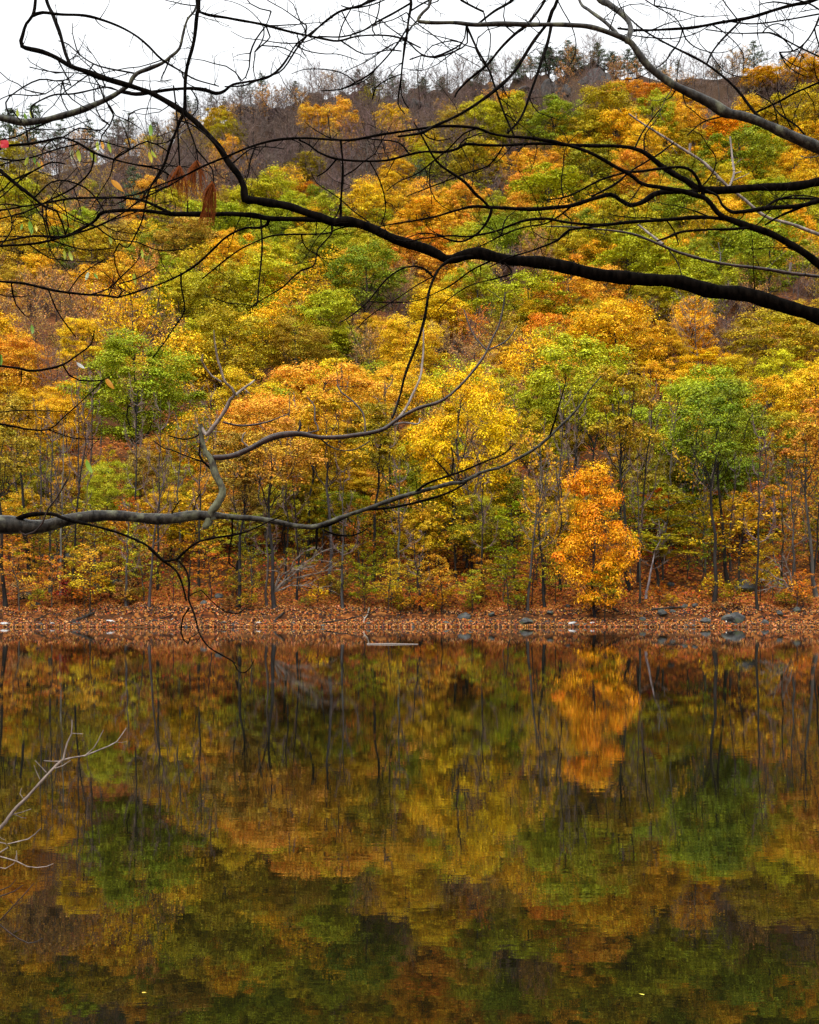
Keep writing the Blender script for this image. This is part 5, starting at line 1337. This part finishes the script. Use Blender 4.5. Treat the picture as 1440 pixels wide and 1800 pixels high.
branch('slender twigs drooping into the picture at the top right corner',
 [(1500,-120,5),(1470,-40,5),(1445,20,4),(1432,50,3.5),(1415,75,3),(1395,90,2.5),(1370,92,2)], 4.6, B,
 kids=[([(1445,20,3),(1420,5,3),(1380,-5,2.5)], .1, 4, .1), ([(1432,50,2.5),(1440,80,2.5),(1460,110,2)], .1, 4, .1), ([(1415,75,2),(1398,105,2),(1388,120,1.5)], .1, 3, .06)], spur=5, slen=.1, auto=5)

# ------------------------------------------------------------------ leaves still hanging on the near twigs
def leaf_material_near():
    m, n, l = new_mat('near leaf')
    out = n.new('ShaderNodeOutputMaterial'); oi = n.new('ShaderNodeObjectInfo')
    tc = n.new('ShaderNodeTexCoord'); ns = n.new('ShaderNodeTexNoise'); ns.inputs['Scale'].default_value = 90
    l.new(tc.outputs['Object'], ns.inputs['Vector'])
    r = n.new('ShaderNodeMapRange'); r.inputs['To Min'].default_value = 0.6; r.inputs['To Max'].default_value = 1.3; l.new(ns.outputs['Fac'], r.inputs['Value'])
    hs = n.new('ShaderNodeHueSaturation'); l.new(oi.outputs['Color'], hs.inputs['Color']); l.new(r.outputs['Result'], hs.inputs['Value'])
    d = n.new('ShaderNodeBsdfPrincipled'); d.inputs['Roughness'].default_value = 0.4; l.new(hs.outputs[0], d.inputs['Base Color'])
    t = n.new('ShaderNodeBsdfTranslucent'); l.new(hs.outputs[0], t.inputs[0])
    mx = n.new('ShaderNodeMixShader'); mx.inputs[0].default_value = 0.4; l.new(d.outputs[0], mx.inputs[1]); l.new(t.outputs[0], mx.inputs[2]); l.new(mx.outputs[0], out.inputs[0])
    return m
M_NLEAF = leaf_material_near()
def leaf_mesh(k, wide=0.34):
    rg = np.random.default_rng(k); n = 8; V = []; Q = []
    for i in range(n+1):
        t = i/n; w = wide*0.5*math.sin(math.pi*min(1, t**0.85))**0.8 if 0 < t < 1 else 0.006
        cv = 0.10*math.sin(t*2.4+k)*t; y = 0.10*math.sin(t*3+k)
        V += [(-w+cv, y+w*0.35, -t), (cv, y, -t), (w+cv, y+w*0.35, -t)]
    for i in range(n):
        a = i*3; Q += [(a, a+3, a+4, a+1), (a+1, a+4, a+5, a+2)]
    T = Tubes(); T.add([(0, 0, 0.22), (0.01, 0, 0.1), (0, 0, 0.0)], [0.012, 0.01, 0.014], 4)
    nv = len(V); V = np.vstack([np.array(V), T.v[0]]); Q = np.vstack([np.array(Q), T.q[0]+nv])
    return mesh_np('leaf', V, quads=Q, mat=M_NLEAF, smooth=True)
LFM = [leaf_mesh(k, w) for k, w in ((0, .34), (1, .3), (2, .4))]
YG, YL, GN, OR, RD, WH = (.50, .58, .06), (.75, .62, .05), (.22, .42, .05), (.85, .36, .03), (.62, .02, .03), (.75, .75, .7)
def nearest_on(root_lab, px, py):
    r, m = BR[root_lab]; best = min(m, key=lambda q: (to_px(q[:3])[0]-px)**2+(to_px(q[:3])[1]-py)**2)
    return r, best
def put_leaf(lab, px, py, lpx, tilt, col, yaw=0.3, lbl=None, mesh=0):
    """a leaf hanging from the traced branch nearest to the pixel; a thin stalk joins it to the twig"""
    r, q = nearest_on(lab, px, py); d = q[1]; p = P(px, py, d) - np.array(r.location)
    o = link('leaf', LFM[mesh], r, loc=tuple(p), color=jitter(col, .08)); s = lpx*d/F_PX
    o.scale = (s, s, s); o.rotation_euler = (brg.uniform(-.3, .3), math.radians(tilt), yaw+brg.uniform(-.3, .3))
    if lbl: o['label'] = lbl
    a = q[:3]-np.array(r.location); b = p + np.array([0, 0, .18*s])
    if np.linalg.norm(a-b) > 0.01:
        T = Tubes(); mid = (a+b)/2 + np.array([0, 0, .15*np.linalg.norm(a-b)]); T.add([a, mid, b], [.0012, .001, .0008], 4); link('leaf_stalk', T.mesh('leaf_stalk', M_BRANCH), r)
Lc, Lw, Lg, Ld = 'lichen-crusted limb crossing the sky at the top left edge', 'long thin twig wandering across the upper left below the sky', 'gently rising twig below the left tangle with drops of water', 'twig drooping in from the left edge just above the orange half-bare woods'
Lo = 'dark oblique twig at the left edge rising out of the yellow leaves'
for a in [(31,192,15,5,YG),(43,198,15,-10,GN),(55,191,18,5,YG),(50,276,16,25,YG),(60,275,14,-10,GN),(66,285,14,-25,YG),(73,283,15,-5,OR),(47,298,18,5,YL)]: put_leaf(Lw if a[1] > 220 else Lc, *a)
for a in [(137,262,22,-5,YG),(128,262,20,10,(.4,.4,.2)),(159,264,22,-20,YG),(172,248,18,5,YG),(179,247,16,-5,OR),(191,248,20,-15,YG),(262,266,20,-10,YL),(266,264,16,-40,YG)]: put_leaf(Lw, *a)
put_leaf(Lc, 265, 218, 22, 5, GN)
put_leaf(Lw, 197, 316, 28, -62, OR, 1.0, 'curled orange-yellow leaf lying nearly level', 2)
for a in [(113,440,16,0,YG),(122,441,20,-10,YG),(250,438,16,0,YG),(194,412,18,0,YG),(52,388,24,-3,GN),(62,395,14,-10,YL),(40,393,12,20,GN)]: put_leaf(Lg, *a)
for a in [(156,478,16,25,(.6,.7,.45)),(165,480,12,-30,GN),(236,480,20,-10,YG),(56,570,18,0,GN)]: put_leaf(Ld, *a)
Lb = 'short curved twig at the left edge carrying one big orange leaf'
put_leaf(Lb, 188, 667, 30, -72, OR, 1.1, 'big orange leaf at the twig tip', 2)
put_leaf(Lb, 135, 637, 18, -55, WH, .5, 'small pale leaf, nearly white')
put_leaf(Lb, 2, 622, 22, 0, GN)
put_leaf('faint twig at the left edge above the thick lower limb', 152, 808, 26, -18, (.3, .5, .05), .6, 'small fresh green leaf hanging below the twig')
# square scarlet leaf at the left edge
r, q = nearest_on(Lw, 8, 255)
V = [(-.5,0,-.5),(.1,.08,-.55),(.55,0,-.42),(.6,-.05,.1),(.45,0,.5),(0,.1,.58),(-.55,0,.45),(-.6,.06,0)]
me = bpy.data.meshes.new('leaf'); me.from_pydata([(0, 0.05, 0)]+V, [], [(0, i+1, (i+1) % 8+1) for i in range(8)]); me.materials.append(M_NLEAF); me.update()
o = link('leaf', me, r, loc=tuple(P(8, 253, q[1]-.02)-np.array(r.location)), color=RD); s = 13*q[1]/F_PX; o.scale = (s, s, s); o['label'] = 'scarlet squarish leaf'

# ------------------------------------------------------------------ bunches of dead pine needles caught on the twigs
def needle_material():
    m, n, l = new_mat('dead pine needles')
    out = n.new('ShaderNodeOutputMaterial'); b = n.new('ShaderNodeBsdfPrincipled'); b.inputs['Roughness'].default_value = 0.7; b.inputs['Specular IOR Level'].default_value = 0.1
    b.inputs['Base Color'].default_value = (0.22, 0.055, 0.008, 1)
    t = n.new('ShaderNodeBsdfTranslucent'); t.inputs[0].default_value = (0.40, 0.12, 0.012, 1)
    mx = n.new('ShaderNodeMixShader'); mx.inputs[0].default_value = 0.3
    l.new(b.outputs[0], mx.inputs[1]); l.new(t.outputs[0], mx.inputs[2]); l.new(mx.outputs[0], out.inputs[0]); return m
M_NEEDLE = needle_material()
def needles(top, bots, n, d, label, seed, twig_from):
    rg = np.random.default_rng(seed); o0 = P(*top, d); T = Tubes()
    for i in range(n):
        b = bots[rg.integers(0, len(bots))]
        t0 = rg.uniform(0, .22); sx = top[0]+rg.normal(scale=1.2)+(b[0]-top[0])*t0; sy = top[1]+(b[1]-top[1])*t0
        bx, by = b[0]+rg.normal(scale=3.0), b[1]+rg.normal(scale=6.0) - rg.random()*12
        dd = rg.normal(scale=.02)
        p0 = P(sx, sy, d+dd*.3)-o0; p2 = P(bx, by, d+dd)-o0
        m1 = p0*.6+p2*.4+np.array([rg.normal(scale=.004)+(.006 if bx > sx else -.006), 0, .002])
        T.add(catmull(np.array([p0, m1, p2]), .02), np.linspace(.0011, .0006, len(catmull(np.array([p0, m1, p2]), .02))), 3)
    o = link('needle_bunch', T.mesh('needle_bunch', M_NEEDLE), loc=tuple(o0)); tag(o, label, 'needle bunch', 'dead needle bunches hung on the twigs')
dN = 4.3
needles((316,291), [(298,338),(303,342),(310,345),(318,348),(326,350),(331,355),(296,333)], 75, dN, 'leftmost rust-red bunch of dead pine needles hanging beside the main limb', 1, None)
needles((347,281), [(333,332),(338,336),(343,340),(350,340),(356,336),(361,332),(330,325)], 80, dN, 'middle rust-red bunch of dead needles, crossed by a thin diagonal twig', 2, None)
needles((374,318), [(353,395),(358,385),(362,392),(368,396),(374,398),(378,372),(356,360),(372,388)], 105, dN, 'lowest and longest red-brown bunch of dead needles in front of the level side branch', 3, None)
branch('wiry hooked twigs that hold the three needle bunches', [(305,150,3),(311,205,3),(314,250,3),(316,291,2.5)], dN, B,
  kids=[([(318,190,3),(332,225,3),(345,262,3),(348,283,2.5)], 0.0, 2, .05), ([(345,262,3),(362,282,2.5),(373,297,2.5),(376,315,2.5),(374,322,2)], 0, 1, .04), ([(330,352,2),(330,372,2),(330,378,2)], 0, 0)], spur=1, slen=.05)
# ------------------------------------------------------------------ labels that single each tree out
ORD = ['', 'second', 'third', 'fourth', 'fifth', 'sixth', 'seventh', 'eighth', 'ninth', 'tenth', 'eleventh', 'twelfth', 'thirteenth', 'fourteenth',
       'fifteenth', 'sixteenth', 'seventeenth', 'eighteenth', 'nineteenth', 'twentieth']
def nth(i):
    if i < 20: return ORD[i]
    tens = {2: 'twenty', 3: 'thirty', 4: 'forty', 5: 'fifty', 6: 'sixty', 7: 'seventy', 8: 'eighty', 9: 'ninety'}[(i+1)//10]
    u = (i+1) % 10
    return tens + ('-' + ['', 'first'] [1] if u == 1 else '-' + ORD[u-1] if u else 'th') if u else tens[:-1] + 'ieth'
def band(kind, py):
    if kind in ('crestbare',) or (kind == 'pine' and py < 235): return 'along the skyline'
    for lim, nm in ((200, 'just below the crest'), (290, 'on the high slope'), (380, 'on the upper slope'), (470, 'above mid slope'), (560, 'at mid slope'),
                    (650, 'below mid slope'), (760, 'on the lower slope'), (860, 'in the lower wood'), (960, 'in the shore wood')):
        if py < lim: return nm
    return 'at the bank edge'
NOUN = dict(scrub=('leafless shrub', 'leafless shrubs'), maple=('dense maple', 'dense maples'), finemaple=('full maple', 'full maples'), oak=('clumpy oak', 'clumpy oaks'), tall=('tall maple', 'tall maples'),
            slender=('slender tree', 'slender trees'), sparse=('thin-crowned tree', 'thin-crowned trees'),
            pole=('leafless slim tree', 'leafless slim trees'), leafypole=('slim sparse tree', 'slim sparse trees'), bare=('leafless tree', 'leafless trees'), wispy=('half-bare tree', 'half-bare trees'), crestbare=('leafless crest tree', 'leafless crest trees'),
            sapling=('layered sapling', 'layered saplings'), pine=('pine', 'pines'), shrub=('shrub', 'shrubs'))
GROUPN = dict(scrub='leafless scrub along the crest', pole='slim bare trees of the shore wood', leafypole='slender trees of the shore wood', maple='maples on the hillside', finemaple='maples on the hillside', oak='oaks on the hillside', tall='maples on the hillside', slender='slender trees of the shore wood',
              sparse='thin crowned trees on the hillside', bare='bare trees on the hillside', wispy='half-bare trees on the hillside', crestbare='bare trees along the crest',
              sapling='understorey saplings near the bank', pine='pines on the ridge', shrub='shrubs on the far bank')
CATN = dict(scrub='shrub', pole='bare tree', leafypole='tree', maple='maple tree', finemaple='maple tree', oak='oak tree', tall='maple tree', slender='tree', sparse='tree', bare='bare tree', wispy='tree', crestbare='bare tree', sapling='sapling', pine='pine tree', shrub='shrub')
buckets = {}
for t in TREES:
    root, kind, code, px, py, lab, w, h = t
    root['category'] = CATN[kind]; root['group'] = GROUPN[kind]
    if lab: root['label'] = lab; continue
    col = '' if kind in ('bare', 'crestbare', 'pole', 'scrub') else NAMEC[code] + ' '
    side = 'left third' if px < 480 else 'middle third' if px < 960 else 'right third'
    buckets.setdefault((col, kind, band(kind, py), side), []).append(t)
for (col, kind, bd, side), lst in buckets.items():
    lst.sort(key=lambda t: t[3])
    one, many = NOUN[kind]
    for i, t in enumerate(lst):
        if len(lst) == 1: s = 'the only %s%s %s, %s' % (col, one, bd, side)
        elif i == 0: s = 'leftmost of the %s%s %s, %s' % (col, many, bd, side)
        elif i == len(lst)-1: s = 'rightmost of the %s%s %s, %s' % (col, many, bd, side)
        else: s = '%s from left of the %s%s %s, %s' % (nth(i), col, many, bd, side)
        t[0]['label'] = s
seen = {}
for t in TREES:
    if t[0]['label'] in seen: print('DUP', t[0]['label'])
    seen[t[0]['label']] = 1
    if len(t[0]['label'].split()) > 16: print('LONG', t[0]['label'])
for i, o in enumerate(SHST):
    o['label'] = 'leftmost small grey stone at the far waterline' if i == 0 else 'rightmost small grey stone at the far waterline' if i == len(SHST)-1 else '%s from left of the small grey stones at the far waterline' % nth(i)
print('trees', len(TREES), 'tris', sum(sum(1 if len(p.vertices) == 3 else 2 for p in m.polygons) if len(m.polygons) < 10 else len(m.polygons)*2 for m in bpy.data.meshes))
